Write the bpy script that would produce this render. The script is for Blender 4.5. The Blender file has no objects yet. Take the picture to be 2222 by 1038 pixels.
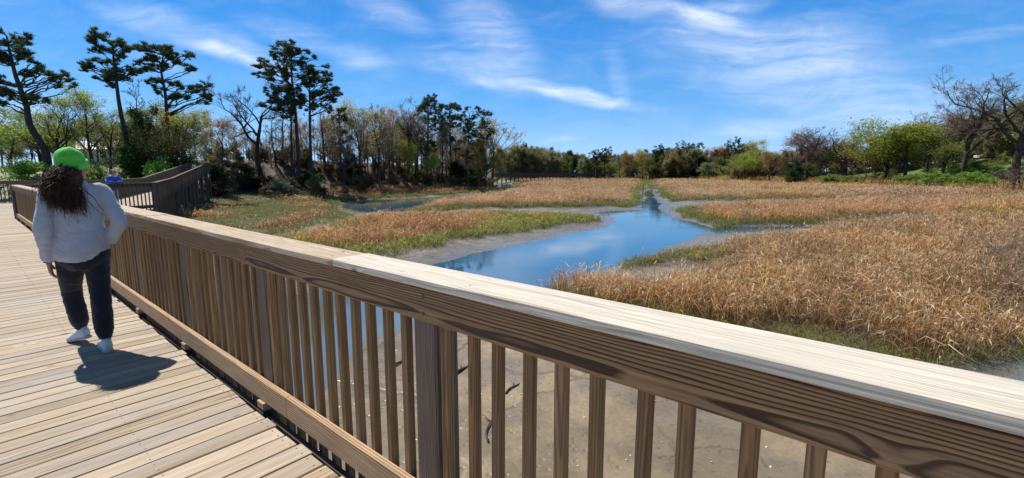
import bpy, bmesh, math, random
import numpy as np
from mathutils import Vector, Matrix, noise as mnoise

# ------------------------------------------------------------------ basics
SC = bpy.context.scene
COL = SC.collection
rng = np.random.default_rng(11)
random.seed(11)
F, CX, CY, HOR = 1000.0, 1111.0, 519.0, 375.0          # photograph geometry (2222 x 1038)
TH = math.atan((CY - HOR) / F)
DECK = 2.5
ZE = DECK + 1.55                                         # eye height
ANG = math.radians(50)
RD = np.array([-math.sin(ANG), math.cos(ANG)])           # direction the walkway runs
PD = np.array([math.cos(ANG), math.sin(ANG)])            # across the walkway, to the marsh
SUN_AZ = math.radians(-55)                               # left of straight ahead
SUN_EL = math.radians(55)


def ray(x, y):
    a = (x - CX) / F
    b = (CY - y) / F
    return np.array([a, math.cos(TH) + b * math.sin(TH), -math.sin(TH) + b * math.cos(TH)])


def PX(x, y, z=0.0):
    r = ray(x, y)
    k = (z - ZE) / r[2]
    return np.array([r[0] * k, r[1] * k])


def V(x, y, Y):
    r = ray(x, y)
    k = Y / r[1]
    return np.array([r[0] * k, Y, ZE + r[2] * k])


def rp(R, P, z=0.0):
    v = RD * R + PD * P
    return np.array([v[0], v[1], z])


def sstep(a, b, x):
    t = np.clip((x - a) / (b - a), 0, 1)
    return t * t * (3 - 2 * t)


def sdf(pts, poly):
    """signed distance to a polygon, positive inside"""
    poly = np.asarray(poly, float)
    x, y = pts[:, 0], pts[:, 1]
    n = len(poly)
    d = np.full(len(pts), 1e9)
    ins = np.zeros(len(pts), bool)
    for i in range(n):
        a, b = poly[i], poly[(i + 1) % n]
        e = b - a
        wx, wy = x - a[0], y - a[1]
        t = np.clip((wx * e[0] + wy * e[1]) / (e @ e + 1e-12), 0, 1)
        d = np.minimum(d, (wx - e[0] * t) ** 2 + (wy - e[1] * t) ** 2)
        c = (a[1] > y) != (b[1] > y)
        if abs(e[1]) > 1e-12:
            ins ^= c & (x < e[0] * (y - a[1]) / e[1] + a[0])
    d = np.sqrt(d)
    return np.where(ins, d, -d)


def polyline_d(pts, line):
    d = np.full(len(pts), 1e9)
    for a, b in zip(line[:-1], line[1:]):
        a = np.asarray(a, float); b = np.asarray(b, float); e = b - a
        w = pts - a
        t = np.clip((w @ e) / (e @ e), 0, 1)
        d = np.minimum(d, np.hypot(*(w - t[:, None] * e).T))
    return d


def vnoise(p, s, seed=0):
    """cheap smooth value noise in 2D, 0..1"""
    x = p[:, 0] / s + seed * 17.3
    y = p[:, 1] / s + seed * 9.1
    xi = np.floor(x); yi = np.floor(y)
    fx = x - xi; fy = y - yi
    fx = fx * fx * (3 - 2 * fx); fy = fy * fy * (3 - 2 * fy)

    def h(a, b):
        v = np.sin(a * 127.1 + b * 311.7 + seed * 74.7) * 43758.5453
        return v - np.floor(v)
    return (h(xi, yi) * (1 - fx) + h(xi + 1, yi) * fx) * (1 - fy) + (h(xi, yi + 1) * (1 - fx) + h(xi + 1, yi + 1) * fx) * fy


def fbm(p, s, seed=0, o=4):
    v = 0; a = .5; t = 0
    for i in range(o):
        v = v + a * vnoise(p, s / 2 ** i, seed + i); t += a; a *= .55
    return v / t


# ------------------------------------------------------------------ objects
def tag(o, label=None, cat=None, group=None, kind=None):
    if label: o['label'] = label
    if cat: o['category'] = cat
    if group: o['group'] = group
    if kind: o['kind'] = kind
    return o


def empty(name, loc=(0, 0, 0), rz=0.0):
    o = bpy.data.objects.new(name, None)
    COL.objects.link(o)
    o.location = [float(v) for v in loc]
    o.rotation_euler = (0, 0, rz)
    o.empty_display_size = .2
    return o


def link(name, me, parent=None, mat=None):
    if mat is not None and len(me.materials) == 0:
        for m in (mat if isinstance(mat, (list, tuple)) else [mat]):
            me.materials.append(m)
    o = bpy.data.objects.new(name, me)
    COL.objects.link(o)
    if parent is not None:
        o.parent = parent
    return o


def mesh_np(name, verts, quads=None, tris=None, smooth=False, col=None, vec=None, matidx=None):
    """mesh from numpy arrays"""
    verts = np.asarray(verts, np.float32)
    parts, starts, tot = [], [], []
    n = 0
    for arr, k in ((quads, 4), (tris, 3)):
        if arr is not None and len(arr):
            arr = np.asarray(arr, np.int32)
            parts.append(arr.ravel())
            starts.append(n + np.arange(len(arr), dtype=np.int32) * k)
            tot.append(np.full(len(arr), k, np.int32))
            n += arr.size
    me = bpy.data.meshes.new(name)
    me.vertices.add(len(verts))
    me.vertices.foreach_set('co', verts.ravel())
    li = np.concatenate(parts)
    me.loops.add(len(li))
    me.loops.foreach_set('vertex_index', li)
    st = np.concatenate(starts)
    me.polygons.add(len(st))
    me.polygons.foreach_set('loop_start', st)
    me.polygons.foreach_set('loop_total', np.concatenate(tot))
    if smooth:
        me.polygons.foreach_set('use_smooth', np.ones(len(st), bool))
    if matidx is not None:
        me.polygons.foreach_set('material_index', np.asarray(matidx, np.int32))
    if col is not None:
        a = me.attributes.new('tint', 'FLOAT_COLOR', 'POINT')
        c = np.ones((len(verts), 4), np.float32)
        c[:, :3] = col
        a.data.foreach_set('color', c.ravel())
    if vec is not None:
        a = me.attributes.new('grain', 'FLOAT_VECTOR', 'POINT')
        a.data.foreach_set('vector', np.asarray(vec, np.float32).ravel())
    me.update(calc_edges=True)
    me.validate()
    return me


class MB:
    """collects boards (boxes with slight chamfer), tubes etc. with a wood-grain attribute"""
    def __init__(s):
        s.v, s.f, s.g, s.c, s.m = [], [], [], [], []

    def add(s, v, f, g=None, c=(1, 1, 1), m=0):
        o = sum(len(a) for a in s.v)
        v = np.asarray(v, float)
        s.v.append(v)
        s.f += [[i + o for i in q] for q in f]
        s.m += [m] * len(f)
        s.g.append(np.zeros((len(v), 3)) if g is None else np.asarray(g))
        s.c.append(np.tile(np.asarray(c, float), (len(v), 1)))

    def board(s, o, ux, uy, uz, L, W, T, ch=.004, c=(1, 1, 1), m=0, nseg=1, jit=0.0, e0=0.0, e1=0.0):
        """board from o along ux (length L), uy (width W), uz (thickness T). chamfered octagon section; e0/e1 skew the ends (mitre)"""
        ux, uy, uz = (np.asarray(a, float) for a in (ux, uy, uz))
        sec = [(ch, 0), (W - ch, 0), (W, ch), (W, T - ch), (W - ch, T), (ch, T), (0, T - ch), (0, ch)]
        xs = np.linspace(0, L, nseg + 1)
        V_, G_ = [], []
        off = np.array([random.uniform(-50, 50), W * random.uniform(-.4, 1.4), -random.uniform(.012, .05) * random.choice((-1, 1))])
        w1 = random.uniform(-1, 1) * jit; w2 = random.uniform(-1, 1) * jit
        for i, x in enumerate(xs):
            b = math.sin(i / max(nseg, 1) * math.pi)
            for (y, z) in sec:
                sk = (e0 if i == 0 else e1 if i == nseg else 0) * y
                p = o + ux * (x + sk) + uy * (y + w1 * b) + uz * (z + w2 * b)
                V_.append(p)
                G_.append((x + off[0], y - off[1], z - off[2]))
        F_ = []
        n = len(sec)
        for i in range(nseg):
            for k in range(n):
                F_.append((i * n + k, i * n + (k + 1) % n, (i + 1) * n + (k + 1) % n, (i + 1) * n + k))
        F_.append(tuple(range(n - 1, -1, -1)))
        F_.append(tuple(nseg * n + k for k in range(n)))
        s.add(V_, F_, G_, c, m)

    def box(s, a, b, c=(1, 1, 1), m=0):
        a = np.asarray(a, float); b = np.asarray(b, float)
        d = b - a
        s.board(a, (1, 0, 0), (0, 1, 0), (0, 0, 1), d[0], d[1], d[2], ch=min(.01, d.min() * .15), c=c, m=m)

    def disc(s, o, n, r, h=.002, c=(1, 1, 1), m=0, k=8):
        n = np.asarray(n, float); n /= np.linalg.norm(n)
        a = np.cross(n, (0, 0, 1) if abs(n[2]) < .9 else (1, 0, 0)); a /= np.linalg.norm(a)
        b = np.cross(n, a)
        v = []
        for j, hh in ((1, 0), (.9, h)):
            for i in range(k):
                t = 2 * math.pi * i / k
                v.append(o + (a * math.cos(t) + b * math.sin(t)) * r * j + n * hh)
        f = [(i, (i + 1) % k, k + (i + 1) % k, k + i) for i in range(k)] + [tuple(range(k, 2 * k))]
        s.add(v, f, None, c, m)

    def tube(s, pts, rad, k=8, c=(1, 1, 1), m=0, cap=True):
        P = np.asarray(pts, float)[None]
        R = np.full((1, P.shape[1]), rad) if np.isscalar(rad) else np.asarray(rad, float)[None]
        v, q = tubes(P, R, k)
        f = [tuple(a) for a in q]
        n = P.shape[1]
        if cap:
            f.append(tuple(range(k - 1, -1, -1)))
            f.append(tuple((n - 1) * k + i for i in range(k)))
        s.add(v, f, None, c, m)

    def mesh(s, name, smooth=False):
        me = bpy.data.meshes.new(name)
        v = np.concatenate(s.v)
        me.from_pydata(v.tolist(), [], s.f)
        me.polygons.foreach_set('material_index', np.asarray(s.m, np.int32))
        if smooth:
            me.polygons.foreach_set('use_smooth', np.ones(len(s.f), bool))
        a = me.attributes.new('grain', 'FLOAT_VECTOR', 'POINT')
        a.data.foreach_set('vector', np.concatenate(s.g).astype(np.float32).ravel())
        a = me.attributes.new('tint', 'FLOAT_COLOR', 'POINT')
        c = np.ones((len(v), 4), np.float32); c[:, :3] = np.concatenate(s.c)
        a.data.foreach_set('color', c.ravel())
        me.update()
        return me

    def build(s, name, mat, parent=None, smooth=False, loc=None):
        me = s.mesh(name, smooth)
        return link(name, me, parent, mat)


def tubes(P, R, k):
    """P (B,N,3) polylines, R (B,N) radii -> verts, quads"""
    B, N, _ = P.shape
    T = np.gradient(P, axis=1)
    T /= np.linalg.norm(T, axis=2, keepdims=True) + 1e-9
    ref = np.where(np.abs(T[:, :1, 2:3]) < .8, np.array([0, 0, 1.0]), np.array([1.0, 0, 0]))
    A = np.cross(T, np.broadcast_to(ref, T.shape))
    A /= np.linalg.norm(A, axis=2, keepdims=True) + 1e-9
    Bn = np.cross(T, A)
    th = np.arange(k) * 2 * np.pi / k
    ring = A[:, :, None] * np.cos(th)[:, None] + Bn[:, :, None] * np.sin(th)[:, None]
    v = P[:, :, None] + ring * R[:, :, None, None]
    idx = np.arange(B * N * k).reshape(B, N, k)
    a = idx[:, :-1, :]; b = np.roll(a, -1, axis=2); d = idx[:, 1:, :]; c = np.roll(d, -1, axis=2)
    q = np.stack([a, b, c, d], -1).reshape(-1, 4)
    return v.reshape(-1, 3), q


# ------------------------------------------------------------------ materials
def new_mat(name):
    m = bpy.data.materials.new(name)
    m.use_nodes = True
    nt = m.node_tree
    nt.nodes.clear()
    out = nt.nodes.new('ShaderNodeOutputMaterial')
    return m, nt, out


class NT:
    def __init__(s, nt): s.nt = nt

    def n(s, t, **kw):
        nd = s.nt.nodes.new(t)
        ins = kw.pop('ins', {})
        for k, v in kw.items(): setattr(nd, k, v)
        for k, v in ins.items():
            if hasattr(v, 'links') or isinstance(v, bpy.types.NodeSocket):
                s.nt.links.new(v, nd.inputs[k])
            else:
                nd.inputs[k].default_value = v
        return nd

    def math(s, op, a, b=None, c=None, clamp=False):
        ins = {0: a}
        if b is not None: ins[1] = b
        if c is not None: ins[2] = c
        return s.n('ShaderNodeMath', operation=op, use_clamp=clamp, ins=ins).outputs[0]

    def mix(s, f, a, b, blend='MIX'):
        nd = s.n('ShaderNodeMix', data_type='RGBA', blend_type=blend)
        for k, v in ((0, f), (6, a), (7, b)):
            if isinstance(v, bpy.types.NodeSocket): s.nt.links.new(v, nd.inputs[k])
            else: nd.inputs[k].default_value = v if k == 0 else (tuple(v) + (1,) if len(v) == 3 else v)
        return nd.outputs[2]

    def ramp(s, f, stops, interp='LINEAR'):
        nd = s.n('ShaderNodeValToRGB', ins={0: f})
        cr = nd.color_ramp; cr.interpolation = interp
        while len(cr.elements) < len(stops): cr.elements.new(.5)
        for e, (p, c) in zip(cr.elements, stops):
            e.position = p
            e.color = (c, c, c, 1) if np.isscalar(c) else tuple(c) + (1,)
        return nd.outputs[0]

    def noise(s, vec, scale, detail=4, rough=.55, dist=0.0):
        return s.n('ShaderNodeTexNoise', ins={'Vector': vec, 'Scale': scale, 'Detail': detail, 'Roughness': rough, 'Distortion': dist}).outputs[0]

    def link(s, a, b): s.nt.links.new(a, b)


def wood_mat(name, early, late, grey=(.30, .29, .28), grey_amt=.35, ring=.0065, contrast=1.0, rough=.8, bump=.35, knots=True):
    """weathered softwood: growth rings cut by the board's faces, knots, silvery weathering; reads the per-board grain coordinate"""
    m, nt, out = new_mat(name)
    b = NT(nt)
    g = b.n('ShaderNodeAttribute', attribute_name='grain').outputs['Vector']
    sep = b.n('ShaderNodeSeparateXYZ', ins={0: g})
    X, Y, Z = sep.outputs
    lo = b.n('ShaderNodeVectorMath', operation='MULTIPLY', ins={0: g, 1: (.55, 5, 5)}).outputs[0]
    n1 = b.noise(lo, 1.0, 3, .5)
    fine = b.n('ShaderNodeVectorMath', operation='MULTIPLY', ins={0: g, 1: (4, 160, 160)}).outputs[0]
    n2 = b.noise(fine, 1.0, 4, .6)
    r = b.math('SQRT', b.math('ADD', b.math('MULTIPLY', Y, Y), b.math('MULTIPLY', Z, Z)))
    r = b.math('ADD', r, b.math('MULTIPLY', b.math('SUBTRACT', n1, .5), .055))
    if knots:
        kv = b.n('ShaderNodeVectorMath', operation='MULTIPLY', ins={0: g, 1: (3.4, 6.5, 6.5)}).outputs[0]
        vo = b.n('ShaderNodeTexVoronoi', feature='F1', ins={'Vector': kv, 'Scale': 1.0, 'Randomness': 1.0})
        kr = b.n('ShaderNodeSeparateXYZ', ins={0: vo.outputs['Color']}).outputs[0]
        kd = b.math('ADD', vo.outputs['Distance'], b.math('MULTIPLY', b.math('LESS_THAN', kr, .70), 2.0))
        hump = b.math('POWER', b.math('SUBTRACT', 1.0, b.math('MULTIPLY', kd, 2.6), clamp=True), 2.0)
        r = b.math('ADD', r, b.math('MULTIPLY', hump, .018))
    fr = b.math('FRACT', b.math('DIVIDE', r, ring))
    band = b.ramp(fr, [(0, 0.0), (.5, .12 * contrast), (.74, 1.0), (.92, .95), (1.0, 0.0)])
    base = b.mix(b.math('MULTIPLY', band, .85 * contrast, clamp=True), early, late)
    streak = b.ramp(n2, [(.32, .58), (.68, 1.22)])
    base = b.mix(1.0, base, streak, 'MULTIPLY')
    big = b.n('ShaderNodeVectorMath', operation='MULTIPLY', ins={0: g, 1: (.9, 9, 9)}).outputs[0]
    n3 = b.noise(big, 1.3, 4, .6)
    gm = b.math('MULTIPLY', b.ramp(n3, [(.38, 0.0), (.68, 1.0)]), grey_amt)
    base = b.mix(gm, base, grey)
    if knots:
        core = b.ramp(kd, [(.05, 1.0), (.12, 0.0)])
        base = b.mix(b.math('MULTIPLY', core, .8), base, tuple(c * .28 for c in late))
    tint = b.n('ShaderNodeAttribute', attribute_name='tint').outputs['Color']
    base = b.mix(1.0, base, tint, 'MULTIPLY')
    h = b.math('ADD', b.math('MULTIPLY', band, -.7), b.math('MULTIPLY', n2, .8))
    bp = b.n('ShaderNodeBump', ins={'Strength': bump, 'Distance': .002, 'Height': h})
    p = b.n('ShaderNodeBsdfPrincipled', ins={'Base Color': base, 'Roughness': rough, 'Normal': bp.outputs[0]})
    p.inputs['Specular IOR Level'].default_value = .3
    b.link(p.outputs[0], out.inputs[0])
    return m


def plain_mat(name, col, rough=.8, spec=.3, nscale=0, namt=.2, bump=0.0, bscale=200, metal=0.0):
    m, nt, out = new_mat(name)
    b = NT(nt)
    c = tuple(col) + (1,)
    p = b.n('ShaderNodeBsdfPrincipled', ins={'Base Color': c, 'Roughness': rough, 'Metallic': metal})
    p.inputs['Specular IOR Level'].default_value = spec
    tc = b.n('ShaderNodeTexCoord').outputs['Object']
    if nscale:
        n = b.noise(tc, nscale, 4, .6)
        p_ = b.ramp(n, [(.25, 1 - namt), (.75, 1 + namt)])
        b.link(b.mix(1.0, c, p_, 'MULTIPLY'), p.inputs['Base Color'])
    if bump:
        n = b.noise(tc, bscale, 3, .6)
        bp = b.n('ShaderNodeBump', ins={'Strength': bump, 'Distance': .004, 'Height': n})
        b.link(bp.outputs[0], p.inputs['Normal'])
    b.link(p.outputs[0], out.inputs[0])
    return m


def leaf_mat(name, trans=.35, rough=.6, obj_color=True, spec=.2):
    """leaves, needles and blades: colour from the tint attribute (and the plant's own object colour), some light passes through"""
    m, nt, out = new_mat(name)
    b = NT(nt)
    c = b.n('ShaderNodeAttribute', attribute_name='tint').outputs['Color']
    if obj_color:
        c = b.mix(1.0, c, b.n('ShaderNodeObjectInfo').outputs['Color'], 'MULTIPLY')
    p = b.n('ShaderNodeBsdfPrincipled', ins={'Base Color': c, 'Roughness': rough})
    p.inputs['Specular IOR Level'].default_value = spec
    t = b.n('ShaderNodeBsdfTranslucent', ins={'Color': c})
    mx = b.n('ShaderNodeMixShader', ins={0: trans, 1: p.outputs[0], 2: t.outputs[0]})
    b.link(mx.outputs[0], out.inputs[0])
    return m


def bark_mat(name, col, dark):
    m, nt, out = new_mat(name)
    b = NT(nt)
    tc = b.n('ShaderNodeTexCoord').outputs['Object']
    v = b.n('ShaderNodeVectorMath', operation='MULTIPLY', ins={0: tc, 1: (9, 9, 1.6)}).outputs[0]
    n = b.noise(v, 1.0, 5, .65)
    c = b.ramp(n, [(.32, dark), (.66, col)])
    c = b.mix(1.0, c, b.n('ShaderNodeObjectInfo').outputs['Color'], 'MULTIPLY')
    bp = b.n('ShaderNodeBump', ins={'Strength': .8, 'Distance': .03, 'Height': n})
    p = b.n('ShaderNodeBsdfPrincipled', ins={'Base Color': c, 'Roughness': .9, 'Normal': bp.outputs[0]})
    p.inputs['Specular IOR Level'].default_value = .2
    b.link(p.outputs[0], out.inputs[0])
    return m


M = {}
M['deck'] = wood_mat('deck_wood', (.55, .435, .30), (.25, .165, .088), (.50, .46, .41), .55, .013, 1.0, .75, .4)
M['cap'] = wood_mat('cap_wood', (.62, .49, .34), (.24, .145, .07), (.56, .47, .36), .3, .012, .95, .75, .4)
M['cap_pale'] = wood_mat('pale_cap_wood', (.74, .66, .53), (.40, .31, .20), (.60, .55, .47), .55, .009, .6, .7, .4)
M['fascia'] = wood_mat('fascia_wood', (.42, .245, .115), (.07, .034, .014), (.26, .18, .12), .2, .0072, 1.15, .75, .9)
M['kick'] = wood_mat('kick_wood', (.60, .40, .22), (.15, .075, .03), (.46, .36, .26), .25, .012, 1.0, .8, .5)
M['baluster'] = wood_mat('baluster_wood', (.42, .24, .10), (.14, .066, .022), (.28, .21, .145), .35, .008, .9, .8, .4, False)
M['post'] = wood_mat('post_wood', (.27, .185, .12), (.065, .043, .028), (.22, .18, .15), .45, .010, .9, .85, .6)
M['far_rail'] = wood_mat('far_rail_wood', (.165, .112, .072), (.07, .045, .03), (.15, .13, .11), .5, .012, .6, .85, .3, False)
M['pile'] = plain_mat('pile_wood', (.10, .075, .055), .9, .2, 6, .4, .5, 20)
M['screw'] = plain_mat('screw_steel', (.12, .11, .10), .5, .5, metal=.6)
M['leaf'] = leaf_mat('leaf', .5)
M['needle'] = leaf_mat('needle', .3)
M['reed'] = leaf_mat('reed', .45, .55, False)
M['bark'] = bark_mat('bark', (.11, .082, .064), (.032, .024, .019))
M['twig'] = bark_mat('twig_bark', (.24, .185, .155), (.11, .085, .07))

# ------------------------------------------------------------------ camera, sun, sky
cam = bpy.data.cameras.new('camera')
camo = bpy.data.objects.new('camera', cam)
COL.objects.link(camo)
cam.sensor_fit = 'HORIZONTAL'
cam.sensor_width = 36
cam.lens = 36 * F / 2222
cam.clip_start = .05
cam.clip_end = 5000
camo.location = (0, 0, ZE)
camo.rotation_euler = (math.pi / 2 - TH, 0, 0)
SC.camera = camo

sun = bpy.data.lights.new('sun', 'SUN')
sun.energy = 4.6
sun.angle = math.radians(.53)
sun.color = (1.0, .95, .87)
suno = bpy.data.objects.new('sun', sun)
COL.objects.link(suno)
sd_ = Vector((math.sin(SUN_AZ) * math.cos(SUN_EL), math.cos(SUN_AZ) * math.cos(SUN_EL), math.sin(SUN_EL)))
suno.rotation_euler = sd_.to_track_quat('Z', 'Y').to_euler()
suno.location = (-30, 30, 60)

W = bpy.data.worlds.new('World')
SC.world = W
W.use_nodes = True
W.node_tree.nodes.clear()
b = NT(W.node_tree)
wo = b.n('ShaderNodeOutputWorld')
sky = b.n('ShaderNodeTexSky', sky_type='NISHITA', sun_disc=False, sun_elevation=SUN_EL, sun_rotation=SUN_AZ,
          altitude=0, air_density=1.0, dust_density=.25, ozone_density=3.5)
tc = b.n('ShaderNodeTexCoord').outputs['Generated']
sx, sy, sz = b.n('ShaderNodeSeparateXYZ', ins={0: tc}).outputs
# colour set by height: deeper blue low down; unseen upper sky dimmed and greyed to cut blue fill
lum = b.n('ShaderNodeRGBToBW', ins={0: sky.outputs[0]}).outputs[0]
deep = b.ramp(sz, [(.0, (.50, .74, .98)), (.05, (.34, .63, .98)), (.14, (.16, .49, 1.0)), (.28, (.065, .36, .96)), (.42, (.06, .27, .74)), (.65, (.07, .16, .34)), (1.0, (.06, .11, .19))])
lum = b.math('MULTIPLY_ADD', lum, .07, .72)
gain = b.n('ShaderNodeVectorMath', operation='SCALE', ins={0: deep, 'Scale': 6.6}).outputs[0]
hs = b.n('ShaderNodeVectorMath', operation='SCALE', ins={0: gain, 'Scale': lum}).outputs[0]
# cirrus: wisps placed by compass bearing (x/y) and height (z/y) in the half of the sky ahead
yy = b.math('MAXIMUM', sy, .02)
A = b.math('DIVIDE', sx, yy)
E_ = b.math('DIVIDE', sz, yy)
ae = b.n('ShaderNodeCombineXYZ', ins={0: A, 1: E_, 2: 0.0}).outputs[0]
warp = b.n('ShaderNodeTexNoise', ins={'Vector': ae, 'Scale': 4.0, 'Detail': 3.0}).outputs['Color']
wv = b.n('ShaderNodeVectorMath', operation='SUBTRACT', ins={0: warp, 1: (.5, .5, .5)}).outputs[0]
wv = b.n('ShaderNodeVectorMath', operation='SCALE', ins={0: wv, 'Scale': .075}).outputs[0]
aw = b.n('ShaderNodeVectorMath', operation='ADD', ins={0: ae, 1: wv}).outputs[0]
wisps = [(395, 98, 575, 142, 12, 1.0), (200, -10, 500, 105, 26, .42), (520, 50, 740, 100, 20, .45), (500, 90, 640, 175, 22, .5),
         (725, 112, 870, 160, 20, .42), (720, -20, 930, 70, 26, .36), (985, 0, 1150, 165, 50, .62), (880, 118, 1180, 190, 28, .42),
         (1120, 180, 1400, 229, 11, .95), (1250, -30, 1430, 35, 26, .6), (1400, 15, 1625, 62, 15, .8), (1450, 60, 1700, -15, 24, .5),
         (1325, 110, 1360, 200, 20, .32), (1400, 90, 1800, 130, 50, .42), (1600, 120, 2120, 265, 80, .52), (1520, 300, 1800, 255, 16, .34),
         (2020, 100, 2260, 60, 12, .4), (1170, 312, 1255, 295, 6, .32), (1020, 172, 1085, 184, 9, .5), (0, 262, 120, 250, 26, .55),
         (1650, 70, 1900, 90, 40, .25), (1480, 180, 1700, 215, 30, .22), (640, 230, 900, 250, 26, .14), (250, 90, 420, 160, 14, .2)]
tot = None
wx, wy, _ = b.n('ShaderNodeSeparateXYZ', ins={0: aw}).outputs
for (x0, y0, x1, y1, w, s_) in wisps:
    r0, r1 = ray(x0, y0), ray(x1, y1)
    a0 = np.array([r0[0] / r0[1], r0[2] / r0[1]]); a1 = np.array([r1[0] / r1[1], r1[2] / r1[1]])
    c = (a0 + a1) / 2; d = a1 - a0; L = np.linalg.norm(d) / 2; d /= 2 * L
    w = w / 1000 * 1.25
    px_ = b.math('SUBTRACT', wx, c[0]); py_ = b.math('SUBTRACT', wy, c[1])
    u = b.math('MULTIPLY_ADD', px_, d[0] / (L * 1.15), b.math('MULTIPLY', py_, d[1] / (L * 1.15)))
    v = b.math('MULTIPLY_ADD', px_, -d[1] / w, b.math('MULTIPLY', py_, d[0] / w))
    q = b.math('MULTIPLY_ADD', u, u, b.math('MULTIPLY', v, v))
    g = b.math('MULTIPLY', b.math('POWER', b.math('SUBTRACT', 1.0, b.math('MULTIPLY', q, .55), clamp=True), 2.0), s_)
    tot = g if tot is None else b.math('ADD', tot, g)
rot = b.n('ShaderNodeMapping', ins={'Vector': aw, 'Rotation': (0, 0, math.radians(14)), 'Scale': (2.6, 24, 1)}).outputs[0]
fib = b.n('ShaderNodeTexNoise', ins={'Vector': rot, 'Scale': 1.5, 'Detail': 7.0, 'Roughness': .62, 'Distortion': .6}).outputs[0]
rot2 = b.n('ShaderNodeMapping', ins={'Vector': aw, 'Rotation': (0, 0, math.radians(38)), 'Scale': (3, 9, 1)}).outputs[0]
fib2 = b.n('ShaderNodeTexNoise', ins={'Vector': rot2, 'Scale': 2.0, 'Detail': 6.0, 'Roughness': .65, 'Distortion': .8}).outputs[0]
ff = b.ramp(b.math('ADD', b.math('MULTIPLY', fib, .6), b.math('MULTIPLY', fib2, .4)), [(.34, .14), (.68, .95)])
veil = b.math('MULTIPLY', b.ramp(fib2, [(.40, 0.0), (.75, 1.0)]), .16)
cl = b.math('MULTIPLY', b.math('ADD', tot, veil), ff, clamp=True)
cl = b.math('MULTIPLY', cl, b.ramp(sy, [(.02, 0.0), (.15, 1.0)]))
cl = b.math('MULTIPLY', cl, .8)
skyc = b.mix(cl, hs, (8.2, 8.6, 9.2))
bg = b.n('ShaderNodeBackground', ins={'Color': skyc, 'Strength': .11})
b.link(bg.outputs[0], wo.inputs[0])

SC.view_settings.view_transform = 'Standard'
SC.view_settings.look = 'None'
SC.view_settings.exposure = 0.35
SC.view_settings.gamma = 1
SC.render.resolution_x = 1024
SC.render.resolution_y = 478
SC.render.engine = 'CYCLES'
SC.cycles.use_denoising = True
SC.cycles.max_bounces = 6
SC.cycles.transparent_max_bounces = 8

# ------------------------------------------------------------------ marsh layout (outlines on the ground plane)
def G(pts, z=0.0):
    return np.array([PX(x, y, z) for x, y in pts])


WATER = [G([(2075, 815), (2140, 800), (2222, 770), (2420, 790), (2420, 900), (2160, 860)]), G([(1412, 410), (1422, 410), (1414, 418), (1424, 430), (1426, 445), (1424, 457), (1456, 468), (1512, 484), (1534, 493), (1548, 500), (1500, 516), (1390, 560), (1300, 585),
            (1165, 632), (1000, 668), (880, 716), (790, 744), (735, 795), (700, 850), (650, 960), (600, 1150), (60, 1500), (-300, 900), (200, 740), (420, 690), (600, 648),
            (760, 612), (925, 578), (1040, 549), (1180, 522), (1300, 497), (1338, 484), (1322, 472), (1288, 461), (1340, 458), (1402, 456), (1392, 442), (1404, 431), (1396, 420)]),
         G([(1062, 398), (1110, 400), (1113, 408), (1078, 420), (1010, 430), (950, 440), (922, 447), (900, 458), (800, 461), (742, 452), (748, 443), (830, 434),
            (960, 428), (1040, 420), (1075, 412), (1085, 404)]),
         G([(1108, 402), (1150, 401), (1155, 404), (1112, 407)]),
         G([(1540, 498), (1600, 492), (1750, 489), (1762, 493), (1620, 503), (1552, 508)])]
BEDS = {
    'near': G([(1162, 634), (1195, 622), (1262, 622), (1340, 634), (1420, 640), (1500, 632), (1560, 612), (1600, 594), (1560, 582), (1480, 577), (1420, 577), (1346, 576), (1356, 562), (1430, 552), (1530, 543),
               (1640, 537), (1740, 530), (1800, 500), (1900, 491), (2100, 484), (2700, 466), (2900, 640), (2400, 690), (2222, 716), (2150, 742), (2112, 770), (2060, 792), (2000, 800),
               (1850, 776), (1650, 746), (1450, 702), (1300, 668)], .15),
    'mid': G([(1456, 458), (1490, 471), (1530, 484), (1556, 492), (1640, 487), (1760, 486), (1900, 486), (2060, 481), (2150, 471), (2700, 455), (2700, 424), (2100, 434), (1900, 437), (1700, 446),
              (1600, 456), (1530, 458), (1490, 455)], .15),
    'plain': G([(1438, 428), (1462, 437), (1540, 438), (1700, 435), (2100, 431), (2700, 420), (2700, 384), (1404, 384), (1404, 409), (1426, 411)], .15),
    'center': G([(886, 463), (1000, 456), (1200, 453), (1380, 448), (1386, 432), (1388, 416), (1402, 410), (1404, 384), (1085, 384), (1112, 397), (1114, 409), (1066, 428), (965, 441), (925, 450)], .15),
    'island': G([(560, 540), (660, 556), (760, 556), (832, 553), (920, 538), (1000, 522), (1110, 505), (1200, 490), (1308, 478), (1270, 473), (1200, 473), (1100, 469), (1000, 471), (880, 476),
                 (780, 481), (660, 518)], .15),
    'left': G([(300, 490), (420, 520), (560, 545), (640, 508), (770, 473), (730, 455), (742, 438), (640, 432), (470, 436), (360, 455)], .15),
    'strip': G([(742, 438), (830, 430), (960, 424), (1060, 416), (1076, 408), (1060, 402), (960, 409), (830, 416), (660, 425), (560, 430), (640, 433)], .15),
}
LBANK = [(-130, 20), (-80, 33), (-52, 42), (-40, 49), (-37.5, 56), (-36, 63), (-29, 68), (-24, 74), (-22, 84), (-15, 101), (-9, 122), (-6, 150), (-14, 172), (-30, 200), (-20, 232), (20, 240),
         (60, 236), (84, 206), (86, 170), (95, 140), (94, 112), (91, 90), (96, 66), (110, 30), (140, 0)]
LB = np.array(LBANK, float)
# outside region: points beyond the bank line
BPOLY = np.vstack([LB, [(140, -60), (-130, -60)]])


def bank_in(p):
    """distance beyond the marsh edge, positive on the high ground"""
    return -sdf(p, BPOLY)


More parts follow.
